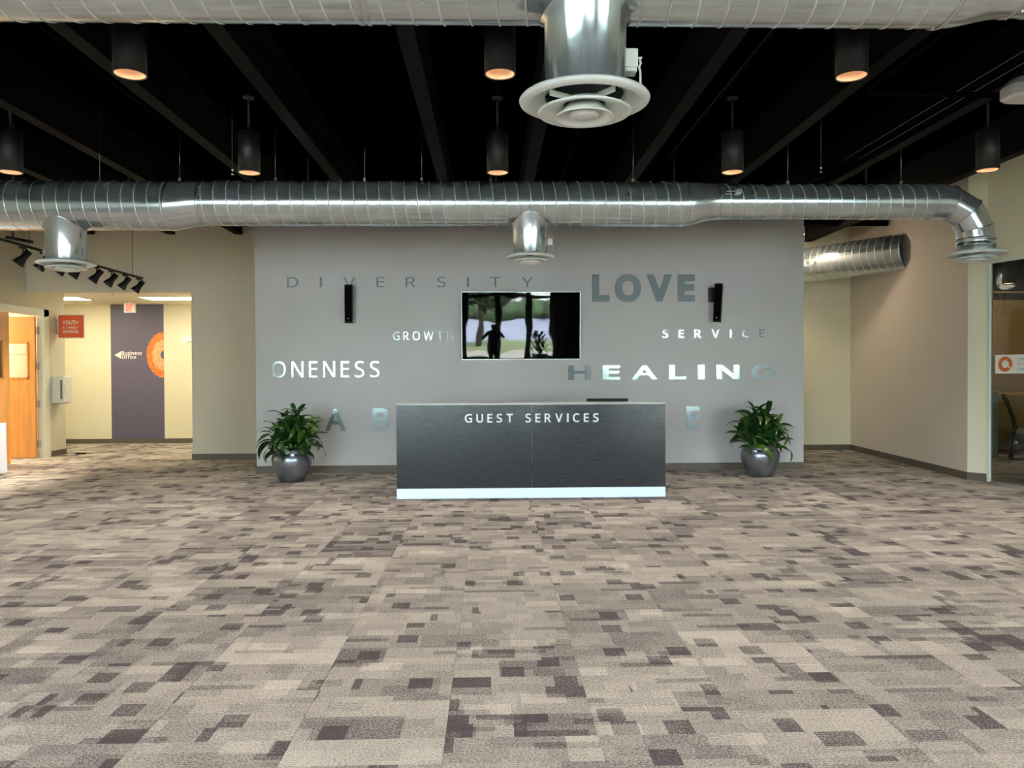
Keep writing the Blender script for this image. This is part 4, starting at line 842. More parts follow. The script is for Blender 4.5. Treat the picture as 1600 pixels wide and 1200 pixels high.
def potted(x, y, label, seed, spread=1.0, leaves_per=17, tops=None):
    rr = random.Random(seed)
    t = thing('potted_plant', label, 'plant', (x, y, 0), 'potted plants beside the reception desk')
    prof = [(0.0, 0.0), (0.155, 0.0), (0.165, 0.012), (0.215, 0.10), (0.252, 0.20), (0.268, 0.29), (0.262, 0.34), (0.244, 0.375), (0.232, 0.385), (0.229, 0.392), (0.232, 0.398), (0.232, 0.408), (0.220, 0.412), (0.219, 0.418), (0.226, 0.424), (0.226, 0.432), (0.212, 0.434), (0.205, 0.42), (0.205, 0.38)]
    MB().lathe(prof, (x, y, 0), 56).build('pot', M['pot'], t)
    MB().lathe([(0.207, 0.39), (0.1, 0.40), (0.0, 0.405)], (x, y, 0), 24).build('soil', M['soil'], t)
    for sx, sy, h, k in tops:
        top = Vector((x + sx, y + sy, h))
        MB().tube([(x + sx * 0.35, y + sy * 0.35, 0.39), (x + sx * 0.7, y + sy * 0.7, (0.39 + h) / 2), top], [0.014, 0.012, 0.009], 6).build('stem', M['stem'], t)
        for i in range(k):
            v = i / k
            az = i * 2.399 + rr.random() * 0.5
            el = 0.15 + 1.15 * v ** 1.6 + rr.uniform(-0.12, 0.12)        # upper leaves stand up, lower ones spread
            me = LM[1] if v < 0.3 and rr.random() < 0.5 else (LM[3] if v < 0.45 and rr.random() < 0.4 else (LM[0] if rr.random() < 0.6 else LM[2]))
            o = bpy.data.objects.new('leaf', me); COL.objects.link(o); o.parent = t
            p = Vector((x + sx, y + sy, h - 0.16 + 0.17 * v))
            o.location = p - Vector((x, y, 0))
            o.rotation_euler = (rr.choice((-1, 1)) * rr.uniform(0.1, 0.9), -el, az)
            s = rr.uniform(0.8, 1.15) * spread
            o.scale = (s, s * rr.uniform(0.85, 1.15), s)
    return t
potted(-2.734, 10.56, 'arching green plant in a silver pot left of the reception desk', 11,
       tops=[(0.07, 0.0, 0.90, 15), (-0.10, 0.03, 0.80, 17), (0.16, -0.05, 0.74, 16), (-0.20, -0.05, 0.66, 15), (0.13, -0.13, 0.55, 12), (-0.14, -0.12, 0.54, 12), (0.02, -0.12, 0.66, 15), (0.20, 0.08, 0.62, 14), (0.0, 0.14, 0.74, 12)])
potted(3.772, 10.70, 'bushy green plant in a silver pot right of the reception desk', 23,
       tops=[(-0.06, 0.0, 0.86, 15), (0.10, 0.02, 0.84, 16), (-0.17, -0.04, 0.74, 16), (0.20, -0.03, 0.70, 15), (0.15, -0.12, 0.55, 12), (-0.16, -0.12, 0.56, 12), (0.0, -0.12, 0.68, 15), (-0.2, 0.1, 0.62, 13), (0.12, 0.13, 0.72, 13)])

# spiky shrub by the front windows, behind the camera (seen mirrored in the television)
sh = thing('potted_shrub', 'dark spiky shrub in a black tub by the front windows', 'plant', (1.68, -4.3, 0.0125))
MB().lathe([(0.0, 0), (0.2, 0), (0.26, 0.42), (0.24, 0.42), (0.23, 0.38), (0, 0.38)], (1.68, -4.3, 0.0125), 24).build('tub', M['black_plastic'], sh)
rr = random.Random(5)
for k in range(90):
    o = bpy.data.objects.new('leaf', LM[2]); COL.objects.link(o); o.parent = sh
    a = rr.random() * 2 * PI; r_ = 0.26 * rr.random() ** 0.5; h = 0.4 + 0.75 * rr.random()
    o.location = (r_ * math.cos(a), r_ * math.sin(a), h)
    o.rotation_euler = (0, -rr.uniform(0.7, 1.4), a + rr.uniform(-0.5, 0.5))
MB().tube([(1.68, -4.3, 0.38), (1.68, -4.3, 1.1)], 0.02).build('stem', M['stem'], sh)

# ------------------------------------------------------------------ ducts
def spiral(mb, x0, x1, yc, zc, r, pitch=0.132, seg=64, ph=0.0):
    h = 0.0028
    prof = [(0.0, 0), (0.018, h), (0.05, h), (0.068, 0), (0.085, 0), (0.54, 0), (0.983, 0)]
    k0 = -2; k1 = int((x1 - x0) / pitch) + 2
    cols = []
    for k in range(k0, k1 + 1):
        for fr_, dh in prof: cols.append((k + fr_ + ph, dh))
    vs, fs = [], []
    for c, dh in cols:
        for i in range(seg + 1):
            u = i / seg
            x = x0 + (c + u) * pitch
            hh = dh
            if x < x0: x = x0; hh = 0
            if x > x1: x = x1; hh = 0
            a = 2 * PI * u
            vs.append((x, yc - (r + hh) * math.sin(a), zc + (r + hh) * math.cos(a)))
    S = seg + 1; mi = []; npf = len(prof)
    for j in range(len(cols) - 1):
        for i in range(seg):
            a = j * S + i
            q4 = (a, a + 1, a + S + 1, a + S)
            if vs[a][0] == vs[a + S][0] and vs[a + 1][0] == vs[a + S + 1][0]: continue
            fs.append(q4); mi.append(1 if j % npf < 3 else 0)
    return mb.add(vs, fs, True, mi)
def ring_x(mb, x, yc, zc, r, wd=0.012, h=0.004):
    return mb.lathe([(r, -wd), (r + h, -wd * 0.6), (r + h, wd * 0.6), (r, wd)], (x, yc, zc), 64, axis='x')
def screws(mb, x, yc, zc, r, n=14, a0=0.0, s=0.0065):
    for k in range(n):
        a = a0 + 2 * PI * k / n
        c = Vector((x, yc - r * math.sin(a), zc + r * math.cos(a))); nrm = Vector((0, -math.sin(a), math.cos(a)))
        t1 = Vector((1, 0, 0)); t2 = nrm.cross(t1)
        vs = [c + (t1 * math.cos(j * PI / 3) + t2 * math.sin(j * PI / 3)) * s for j in range(6)] + [c + nrm * 0.006 + (t1 * math.cos(j * PI / 3) + t2 * math.sin(j * PI / 3)) * s * 0.6 for j in range(6)]
        mb.add(vs, [(j, (j + 1) % 6, 6 + (j + 1) % 6, 6 + j) for j in range(6)] + [tuple(range(6, 12))])
    return mb
def drop(root, x, y, zc, rd, r, z0, name='drop_collar'):
    """round tap coming out of the underside of a duct (axis x, radius rd, height zc)"""
    seg = 64; vs = []; fs = []
    for k in range(seg):
        a = 2 * PI * k / seg
        px, py = r * math.cos(a), r * math.sin(a)
        zt = zc - math.sqrt(max(0.0, rd * rd - min(abs(py), rd * 0.999) ** 2))
        # saddle lip, shaft, foot
        px2, py2 = (r + 0.022) * math.cos(a), (r + 0.022) * math.sin(a)
        zt2 = zc - math.sqrt(max(0.0, (rd + 0.003) ** 2 - min(abs(py2), rd * 0.999) ** 2))
        for (qx, qy, qz) in ((px2, py2, zt2), (px2, py2, zt2 - 0.004), (px, py, zt - 0.014), (px, py, z0)):
            vs.append((x + qx, y + qy, qz))
    for k in range(seg):
        for j in range(3):
            a, b_ = k * 4 + j, ((k + 1) % seg) * 4 + j
            fs.append((a, b_, b_ + 1, a + 1))
    return MB().add(vs, fs, True).build(name, M['galv_smooth'], root)
def hanger(root, x, y, z0, z1):
    h = MB().tube([(x, y, z0 + 0.01), (x + 0.003, y, z0 + (z1 - z0) * 0.4), (x, y, z1)], 0.0022, 5).build('hanger_cable', M['steel'], root)
    MB().box(x - 0.014, x + 0.014, y - 0.01, y + 0.01, z0, z0 + 0.04).build('cable_clip', M['screw'], h)

D2Y = 8.3
d2 = thing('spiral_duct', 'long galvanised spiral air duct crossing in front of the grey wall', 'duct', (0, D2Y, 3.28), 'spiral air ducts')
r1, z1_ = 0.257, 3.253
r2, z2_ = 0.235, 3.281
r3, z3_ = 0.187, 3.307
MB_ = spiral(MB(), -7.85, -3.39, D2Y, z1_, r1, ph=0.3); MB_.build('duct_section', M['galv'], d2, fix=False)
spiral(MB(), -3.06, 2.10, D2Y, z2_, r2, ph=0.1).build('duct_section', M['galv'], d2, fix=False)
spiral(MB(), 2.44, 4.80, D2Y, z3_, r3, ph=0.6).build('duct_section', M['galv'], d2, fix=False)
def reducer(root, xa, xb, ya, za, ra, zb, rb):
    seg = 64; vs = []; fs = []
    n = 5
    for j in range(n + 1):
        u = j / n; s = u * u * (3 - 2 * u)
        for k in range(seg):
            a = 2 * PI * k / seg; r = ra + (rb - ra) * s + 0.002; z = za + (zb - za) * s
            vs.append((xa + (xb - xa) * u, ya - r * math.sin(a), z + r * math.cos(a)))
    for j in range(n):
        for k in range(seg):
            a, b_ = j * seg + k, j * seg + (k + 1) % seg
            fs.append((a, b_, b_ + seg, a + seg))
    o = MB().add(vs, fs, True).build('reducer', M['galv_smooth'], root)
    mb = ring_x(ring_x(MB(), xa, ya, za, ra + 0.002), xb, ya, zb, rb + 0.002)
    mb.build('coupling_band', M['galv_seam'], o)
    s_ = screws(screws(MB(), xa - 0.025, ya, za, ra, 12, 0.2), xb + 0.025, ya, zb, rb, 12, 0.4).build('screws', M['screw'], o, kind='stuff')
    return o
reducer(d2, -3.39, -3.06, D2Y, z1_, r1, z2_, r2)
reducer(d2, 2.10, 2.44, D2Y, z2_, r2, z3_, r3)
# gored elbow at the right end
ex, er = 5.315 - 0.40, 0.40
eb = MB(); seg = 56
cuts = [0, 15, 45, 75, 90]
for gi in range(len(cuts) - 1):
    a0, a1 = math.radians(cuts[gi]), math.radians(cuts[gi + 1])
    vs = []
    for a in (a0, a1):
        for k in range(seg):
            t = 2 * PI * k / seg
            rr_ = r3 + 0.002
            # section plane through the bend centre at angle a; gores are straight pieces, so end ovals touch
            rad = er + rr_ * math.cos(t)
            vs.append((ex + rad * math.sin(a), D2Y - rr_ * math.sin(t), z3_ - er + rad * math.cos(a)))
    eb_ = MB().add(vs, [(k, (k + 1) % seg, seg + (k + 1) % seg, seg + k) for k in range(seg)], True)
    if gi == 0:
        elbow = eb_.build('elbow', M['galv_smooth'], d2)
    else:
        eb_.build('elbow_gore', M['galv_smooth'], elbow)
rg = MB()
for a_ in cuts[1:-1]:
    a = math.radians(a_)
    vs = []
    for (dr, da) in ((0.0, -0.02), (0.006, -0.012), (0.006, 0.012), (0.0, 0.02)):
        for k in range(seg):
            t = 2 * PI * k / seg; rad = er + (r3 + 0.002 + dr) * math.cos(t)
            vs.append((ex + rad * math.sin(a + da), D2Y - (r3 + 0.002 + dr) * math.sin(t), z3_ - er + rad * math.cos(a + da)))
    rg.add(vs, [(j * seg + k, j * seg + (k + 1) % seg, (j + 1) * seg + (k + 1) % seg, (j + 1) * seg + k) for j in range(3) for k in range(seg)], True)
rg.build('gore_seams', M['galv_seam'], elbow)
MB().lathe([(r3 + 0.004, 3.307 - 0.40), (r3 + 0.004, 2.90), (r3 + 0.010, 2.895), (r3 + 0.010, 2.885), (r3 + 0.004, 2.88), (r3 + 0.004, 2.84), (r3 + 0.010, 2.835), (r3 + 0.010, 2.825), (r3 + 0.003, 2.82), (r3 + 0.003, 2.755)], (5.315, D2Y, 0), 56).build('end_collar', M['galv_smooth'], d2)
spiral(MB(), 4.80, 4.915, D2Y, z3_, r3 + 0.003, pitch=0.6, ph=0.5).build('elbow_sleeve', M['galv_smooth'], d2, fix=False)
screws(screws(MB(), 4.82, D2Y, z3_, r3 + 0.003, 12, 0.3), 2.2 + 0.0, D2Y, z3_ - 5, 0.01, 1).build('screws', M['screw'], d2, kind='stuff')
drop(d2, -4.51, D2Y, z1_, r1, 0.195, 2.66)
drop(d2, 0.42, D2Y, z2_, r2, 0.185, 2.73)
for x, zz in ((-5.05, z1_ + r1), (-4.15, z1_ + r1), (-3.31, z1_ + r1), (-2.3, z2_ + r2), (-1.35, z2_ + r2), (-0.74, z2_ + r2), (0.0, z2_ + r2), (1.54, z2_ + r2), (3.23, z3_ + r3), (4.48, z3_ + r3)):
    hanger(d2, x, D2Y, zz, CEIL)
for x, yy in ((0.64, D2Y), ):
    a_ = MB().box(x - 0.03, x + 0.02, yy - 0.05, yy + 0.02, 2.83, 2.90).build('damper_actuator', M['white_plastic'], d2)
    MB().tube([(x + 0.03, yy - 0.02, 2.86), (x + 0.03, yy - 0.02, 2.74)], 0.004, 6).build('actuator_rod', M['white_plastic'], a_)
da = MB().box(2.60, 2.66, D2Y - r3 - 0.035, D2Y - r3 + 0.02, 3.355, 3.395).build('damper_handle', M['steel'], d2)
MB().tube([(2.50, D2Y - r3 - 0.02, 3.372), (2.60, D2Y - r3 - 0.025, 3.372)], 0.006, 6).build('handle_rod', M['steel'], da)
a_ = MB().box(-4.73, -4.70, D2Y - 0.05, D2Y, 2.72, 2.78).build('collar_latch', M['steel'], d2)

# nearest duct
D1Y = 3.6
d1 = thing('spiral_duct', 'nearest galvanised spiral duct running along the top edge of the picture', 'duct', (0, D1Y, 3.35), 'spiral air ducts')
zn = 3.352
spiral(MB(), -5.6, 2.15, D1Y, zn, 0.257, ph=0.2).build('duct_section', M['galv'], d1, fix=False)
reducer(d1, 2.15, 2.48, D1Y, zn, 0.257, 3.37, 0.225)
spiral(MB(), 2.48, 6.5, D1Y, 3.37, 0.225, ph=0.2).build('duct_section', M['galv'], d1, fix=False)
ring_x(ring_x(MB(), -0.57, D1Y, zn, 0.258), -0.60, D1Y, zn, 0.258).build('coupling_band', M['galv_seam'], d1)
screws(screws(screws(MB(), -0.57, D1Y, zn, 0.257, 9, 0.1), -1.6, D1Y, zn, 0.257, 3, 2.6), -0.3, D1Y, zn, 0.257, 3, 2.65).build('screws', M['screw'], d1, kind='stuff')
drop(d1, 0.445, D1Y, zn, 0.257, 0.190, 2.74)
a_ = MB().box(0.63, 0.688, D1Y - 0.03, D1Y + 0.05, 2.875, 2.96).box(0.634, 0.684, D1Y - 0.025, D1Y + 0.045, 2.855, 2.875).build('damper_actuator', M['white_plastic'], d1, bevel=0.003)
MB().tube([(0.688, D1Y, 2.925), (0.712, D1Y, 2.927)], 0.005, 6).tube([(0.70, D1Y, 2.925), (0.706, D1Y, 2.90), (0.698, D1Y, 2.885), (0.704, D1Y, 2.86), (0.704, D1Y, 2.77)], 0.0055, 6).build('actuator_rod', M['white_plastic'], a_)
for x in (-4, -2.5, -0.8, 1.3, 3.4):
    hanger(d1, x, D1Y, zn + 0.25, CEIL)

# third duct in the right recess
d3 = thing('spiral_duct', 'short dark spiral duct slanting through the right recess into the wall', 'duct', (6.2, 13.3, 3.1), 'spiral air ducts')
tmp = spiral(MB(), -0.75, 1.95, 0, 0, 0.30, pitch=0.132)
dirv = Vector((0.94, -1.50, 0)).normalized()
ang = math.atan2(dirv.y, dirv.x)
Rm = Matrix.Rotation(ang, 3, 'Z')
MB().add([Rm @ p + Vector((5.62, 13.7, 3.37)) for p in tmp.v], tmp.f, True, tmp.m).build('duct_section', M['galv'], d3, fix=False)
tmp = MB().box(0.0, 0.30, -0.34, -0.28, -0.07, 0.02)
b3 = MB().add([Rm @ p + Vector((5.62, 13.7, 3.37)) for p in tmp.v], tmp.f).build('access_panel', M['galv_smooth'], d3)
tmp = MB().lathe([(0.0, -0.03), (0.035, -0.03), (0.035, 0.0)], (0.1, -0.34, -0.03), 16, axis='y').lathe([(0.0, -0.03), (0.03, -0.03), (0.03, 0.0)], (0.42, -0.31, -0.02), 16, axis='y')
MB().add([Rm @ p + Vector((5.62, 13.7, 3.37)) for p in tmp.v], tmp.f).build('panel_knob', M['screw'], b3)

# ------------------------------------------------------------------ round diffusers
def diffuser(x, y, z, R, label, collar_r):
    t = thing('air_diffuser', label, 'air diffuser', (x, y, z - 0.11), 'round white air diffusers')
    k = R / 0.30
    def P(l): return [(r * k, z + h * k) for r, h in l]
    MB().lathe(P([(0.180, 0.015), (0.255, 0.012), (0.292, -0.002), (0.300, -0.012), (0.297, -0.020), (0.285, -0.026), (0.262, -0.033), (0.252, -0.028), (0.235, -0.012), (0.205, 0.005), (0.185, 0.012)]), (x, y, 0), 72).build('outer_ring', M['white_paint'], t)
    c = MB().lathe(P([(0.140, -0.045), (0.188, -0.057), (0.240, -0.070), (0.262, -0.062), (0.268, -0.054), (0.258, -0.050), (0.225, -0.052), (0.17, -0.035), (0.125, -0.02), (0.120, -0.03), (0.140, -0.045)]), (x, y, 0), 72)
    # the wide dished ring under the flange is narrower than the flange
    c = MB().lathe(P([(0.095, -0.030), (0.105, -0.040), (0.150, -0.052), (0.200, -0.072), (0.212, -0.070), (0.214, -0.064), (0.170, -0.045), (0.120, -0.020), (0.095, -0.020), (0.095, -0.030)]), (x, y, 0), 72).build('middle_cone', M['white_paint'], t)
    MB().lathe(P([(0.0, -0.028), (0.055, -0.030), (0.075, -0.040), (0.105, -0.070), (0.128, -0.092), (0.134, -0.092), (0.132, -0.086), (0.100, -0.058), (0.078, -0.030), (0.0, -0.020)]), (x, y, 0), 72).build('inner_cone', M['white_paint'], t)
    MB().lathe(P([(0.0, -0.090), (0.055, -0.089), (0.068, -0.082), (0.070, -0.074), (0.05, -0.062), (0.03, -0.03), (0.0, -0.03)]), (x, y, 0), 48).build('centre_disc', M['white_paint'], t)
    b_ = MB()
    for a in (0.6, 0.6 + PI / 2, 0.6 + PI, 0.6 + 1.5 * PI):
        Rz = Matrix.Rotation(a, 3, 'Z')
        tmp = MB().box(0.06 * k, 0.20 * k, -0.006, 0.006, -0.028 * k, -0.004 * k)
        b_.add([Rz @ p + Vector((x, y, z)) for p in tmp.v], tmp.f)
    b_.build('support_spokes', M['white_paint'], t)
    return t
diffuser(0.440, D1Y, 2.738, 0.305, 'large nearest round white air diffuser below the top duct', 0.19)
diffuser(-4.51, D2Y, 2.655, 0.290, 'round white air diffuser at the left, over the track spotlights', 0.19)
diffuser(0.425, D2Y, 2.722, 0.265, 'small round white air diffuser above the television', 0.18)
diffuser(5.315, D2Y, 2.755, 0.305, 'round white air diffuser under the elbow at the right', 0.19)

# ------------------------------------------------------------------ cylinder downlights
def downlight(x, y, z, label, joint=True):
    t = thing('cylinder_downlight', label, 'ceiling light', (x, y, z), 'black cylinder downlights')
    MB().lathe([(0.088, z + 0.004), (0.092, z), (0.098, z), (0.098, z + 0.36), (0.09, z + 0.368), (0.0, z + 0.37)], (x, y, 0), 48).build('body', M['black_metal'], t)
    MB().lathe([(0.089, z + 0.003), (0.082, z + 0.02), (0.060, z + 0.075), (0.045, z + 0.10)], (x, y, 0), 40).build('reflector', M['lamp_reflector'], t)
    MB().lathe([(0.0, z + 0.099), (0.048, z + 0.099), (0.048, z + 0.102), (0, z + 0.102)], (x, y, 0), 24).build('bulb', M['lamp_bulb'], t)
    MB().tube([(x, y, z + 0.365), (x, y, CEIL)], 0.010, 8).build('stem', M['black_metal'], t)
    if joint: MB().lathe([(0.0, z + 0.675), (0.05, z + 0.675), (0.05, z + 0.70), (0.0, z + 0.705)], (x, y, 0), 20).build('swivel_joint', M['black_metal'], t)
    d = bpy.data.lights.new('downlight_beam', 'SPOT')
    d.energy = DOWNLIGHT_W; d.color = DOWNLIGHT_COL; d.spot_size = math.radians(95); d.spot_blend = 0.8; d.shadow_soft_size = 0.05
    o = bpy.data.objects.new('downlight_beam', d); COL.objects.link(o); o.parent = t; o.location = (0, 0, 0.07)
F = 'black cylinder downlight in the far row, '
Nn = 'large black cylinder downlight in the near row, '
downlight(-4.32, 7.06, 3.283, F + 'at the far left edge')
downlight(-2.19, 7.06, 3.283, F + 'second from the left')
downlight(0.065, 7.06, 3.29, F + 'in the middle above the screen')
downlight(2.233, 7.06, 3.30, F + 'second from the right')
downlight(4.63, 7.06, 3.325, F + 'rightmost beside the cream wall')
downlight(-2.21, 4.8, 3.295, Nn + 'at the left')
downlight(0.062, 4.8, 3.310, Nn + 'beside the big diffuser')
downlight(2.274, 4.8, 3.310, Nn + 'at the right')

for y in (2.54, 0.28):  # unseen rows continuing the grid, added to brighten the near floor
    for x in (-4.4, -2.2, 0.06, 2.27, 4.5):
        downlight(x, y, 3.30, 'black cylinder fill downlight added in the rows overhead, behind the nearest duct')

for x in (-4.32, -2.19, 0.065, 2.23, 4.60):  # hidden row added to light the floor and wall near the desk
    downlight(x, 9.32, 3.33, 'black cylinder fill downlight added out of sight behind the long middle duct, near the desk', False)
for x, y, side in ((4.5, 4.8, 'right'), (6.75, 4.8, 'far right'), (6.85, 7.06, 'far right, nearer the glass wall'), (-4.4, 4.8, 'left'), (-6.5, 4.8, 'far left'), (-6.55, 7.06, 'far left, nearer the grey wall')):  # downlights added out of view to brighten the side walls
    downlight(x, y, 3.30, 'black cylinder fill downlight added just outside the picture, ' + side)

# ------------------------------------------------------------------ conduits and pipes under the ceiling
def pipe(pts, r, label, name='conduit', cat='pipe'):
    o = MB().tube(pts, r, 10).build(name, M['black_pipe'])
    return tag(o, label, cat, 'black pipes under the ceiling')
pipe([(-3.10, -4.9, 3.86), (-3.10, 13.2 - 2, 3.86)], 0.014, 'thin black conduit left of the second ceiling beam')
pipe([(-1.78, -4.9, 3.93), (-1.78, 11.2, 3.93)], 0.014, 'thin black conduit beside the beam over the left plant')
pipe([(0.885, -4.9, 3.87), (0.885, 11.2, 3.87)], 0.022, 'thin black pipe crossing behind the big diffuser')
pipe([(2.02, -4.9, 3.88), (2.02, 11.2, 3.88)], 0.016, 'thin black conduit right of the middle beams')
pipe([(4.05, -4.9, 3.86), (4.05, 11.2, 3.86)], 0.024, 'upper of the twin black pipes at the right')
pipe([(4.17, -4.9, 3.84), (4.17, 11.2, 3.84)], 0.024, 'lower of the twin black pipes at the right')
pipe([(3.16, -4.9, 3.76), (3.12, 3.0, 3.76), (3.08, 6.1, 3.76), (3.09, 6.24, 3.76), (3.15, 6.3, 3.76), (3.3, 6.32, 3.76), (4.3, 6.34, 3.76)], 0.022, 'black pipe that bends and crosses to the right', 'branch_pipe')
pipe([(4.7, 12.6, 3.92), (6.57, 12.6, 3.92)], 0.05, 'thick black pipe crossing the right recess', 'branch_pipe')
bp_ = MB().tube([(-5.95, 9.75, 3.80), (-5.95, 9.75, 3.16)], 0.012, 8).tube([(-5.95, 9.62, 3.15), (-5.83, 9.95, 3.15)], 0.022, 8).build('drop_pipe', M['black_metal'])
tag(bp_, 'short black pipe drop above the track spotlights', 'pipe', 'black pipes under the ceiling')
for x, y, z, lab in ((-2.42, 7.3, 3.33, 'small brass sprinkler head beside the second far downlight'), (3.25, 7.5, 3.42, 'small white sprinkler head on the right pipes')):
    t = thing('sprinkler_head', lab, 'sprinkler', (x, y, z))
    MB().tube([(x, y, z + 0.05), (x, y, CEIL)], 0.006, 6).build('drop_pipe', M['black_metal'], t)
    MB().lathe([(0.0, z), (0.014, z), (0.014, z + 0.006), (0.006, z + 0.012), (0.006, z + 0.04), (0.012, z + 0.045), (0.012, z + 0.055), (0, z + 0.055)], (x, y, 0), 12).build('head', M['screw'], t)

# fill lamp added to brighten the right recess, half hidden by the grey wall
rl = thing('recess_fill_light', 'slim white fill lamp added high in the right recess beside the grey wall', 'ceiling light', (5.2, 13.0, 3.84))
MB().box(4.78, 5.34, 12.95, 13.05, 3.80, 3.84).build('housing', M['white_plastic'], rl)
MB().box(4.80, 5.32, 12.96, 13.04, 3.785, 3.80).build('diffuser', pm('recess_fill_glow', (1, 1, 1), 0.5, emit=lin(255, 235, 205), estr=RECESS_FILL_EMIT), rl)
MB().tube([(5.0, 13.0, 3.84), (5.0, 13.0, CEIL)], 0.005, 6).build('suspension_cable', M['black_metal'], rl)
MB().tube([(5.25, 13.0, 3.84), (5.25, 13.0, CEIL)], 0.005, 6).build('suspension_cable', M['black_metal'], rl)

# emergency light at the right edge
em = thing('emergency_light', 'white emergency light dome at the upper right edge', 'emergency light', (4.28, 6.05, 3.62))
e_ = MB()
for s, z in ((0.86, 3.62), (1.0, 3.635), (1.0, 3.73), (0.8, 3.77)):
    pass
pr = [(0.86, 3.62), (1.0, 3.64), (1.0, 3.72), (0.72, 3.78)]
ring = []
for k in range(28):
    a = 2 * PI * k / 28
    cx = math.copysign(abs(math.cos(a)) ** 0.45, math.cos(a)) * 0.19; cy = math.copysign(abs(math.sin(a)) ** 0.45, math.sin(a)) * 0.12
    ring.append((cx, cy))
vs = [(4.30 + cx * s, 6.05 + cy * s, z) for s, z in pr for cx, cy in ring]
fs = [(j * 28 + k, j * 28 + (k + 1) % 28, (j + 1) * 28 + (k + 1) % 28, (j + 1) * 28 + k) for j in range(3) for k in range(28)] + [tuple(range(28)), tuple(range(84, 112))]
e_.add(vs, fs); e_.build('lens', M['white_plastic'], em)
MB().box(4.2, 4.4, 5.98, 6.12, 3.77, 3.86).build('mount', M['black_metal'], em)

# ------------------------------------------------------------------ track lights (left)
TX = -5.75
tl = thing('track_light', 'black ceiling track with a row of spotlights at the left', 'track light', (TX, 11, 3.0))
MB().box(TX - 0.018, TX + 0.018, 8.4, 12.84, 3.035, 3.065).build('track', M['black_metal'], tl)
for y in (9.75, 11.05, 12.5):
    MB().tube([(TX, y, 3.06), (TX, y, CEIL)], 0.004, 6).build('suspension_cable', M['black_metal'], tl)
def head(y):
    h = MB().box(TX - 0.02, TX + 0.02, y - 0.05, y + 0.05, 3.01, 3.036).tube([(TX, y, 3.02), (TX, y, 2.95)], 0.008, 6).build('spotlight', M['black_metal'], tl)
    R_ = Euler((math.radians(0), math.radians(38), math.radians(20))).to_matrix()
    mb = MB().lathe([(0.0, 0.11), (0.038, 0.11), (0.042, 0.10), (0.042, 0.0), (0.060, -0.05), (0.072, -0.10), (0.064, -0.10), (0.05, -0.06), (0.0, -0.05)], (0, 0, 0), 20)
    MB().add([R_ @ p + Vector((TX, y, 2.90)) for p in mb.v], mb.f, True).build('lamp_shade', M['black_metal'], h)
    d = bpy.data.lights.new('track_beam', 'SPOT'); d.energy = TRACK_W; d.color = (1, 0.85, 0.66); d.spot_size = math.radians(80); d.spot_blend = 0.8; d.shadow_soft_size = 0.04
    o = bpy.data.objects.new('track_beam', d); COL.objects.link(o); o.parent = h
    ax = R_ @ Vector((0, 0, -1))
    o.location = Vector((TX, y, 2.90)) + ax * 0.09 - wpos(h); o.rotation_euler = ax.to_track_quat('-Z', 'Y').to_euler()
for y in (9.0, 9.62, 10.05, 10.5, 10.85, 11.38, 11.82, 12.25, 12.72): head(y)

# ------------------------------------------------------------------ left doors
door = struct('door_1', MB().box(-8.0, -7.885, 13.78, 13.93, 0, 2.62).box(-8.0, -7.885, 10.95, 13.93, 2.50, 2.62).box(-8.0, -7.885, 10.83, 10.95, 0, 2.62), M['jamb'])
# closed leaf lies in the wall, open leaf stands square into the next room
closed = struct('door_2', MB().box(-7.96, -7.915, 11.92, 12.12, 0.01, 2.49).box(-7.96, -7.915, 12.66, 12.835, 0.01, 2.49).box(-7.96, -7.915, 12.12, 12.66, 0.01, 1.41).box(-7.96, -7.915, 12.12, 12.66, 2.03, 2.49), M['wood_door'])
MB().box(-7.942, -7.934, 12.12, 12.66, 1.41, 2.03).build('glass_pane', M['glass'], closed)
w_ = MB()
for y0, y1, z0, z1 in ((12.10, 12.13, 1.39, 2.05), (12.65, 12.68, 1.39, 2.05), (12.10, 12.68, 1.39, 1.42), (12.10, 12.68, 2.02, 2.05)): w_.box(-7.965, -7.905, y0, y1, z0, z1)
w_.build('window_bead', M['wood_trim'], closed)
openl = struct('door_3', MB().box(-8.14, -8.01, 13.70, 13.745, 0.01, 2.49).box(-8.92, -8.60, 13.70, 13.745, 0.01, 2.49).box(-8.60, -8.14, 13.70, 13.745, 0.01, 1.42).box(-8.60, -8.14, 13.70, 13.745, 2.02, 2.49), M['wood_door'])
MB().box(-8.60, -8.14, 13.719, 13.726, 1.42, 2.02).build('glass_pane', M['glass'], openl)
w_ = MB()
for x0, x1, z0, z1 in ((-8.62, -8.595, 1.40, 2.04), (-8.145, -8.12, 1.40, 2.04), (-8.62, -8.12, 1.40, 1.425), (-8.62, -8.12, 2.015, 2.04), (-8.60, -8.14, 1.815, 1.825)): w_.box(x0, x1, 13.69, 13.755, z0, z1)
w_.build('window_bead', M['wood_trim'], openl)
for z in (0.25, 0.95, 1.62, 2.25):
    MB().box(-8.02, -7.97, 13.76, 13.781, z - 0.06, z + 0.06).tube([(-7.99, 13.755, z - 0.06), (-7.99, 13.755, z + 0.06)], 0.012, 8).build('hinge', M['steel'], door)
struct('bright_backing_panel', MB().box(-9.6, -8.1, 14.26, 14.3, 0.6, 2.2), M['white_ceiling'])  # pale board added behind the open leaf's glass so it looks bright

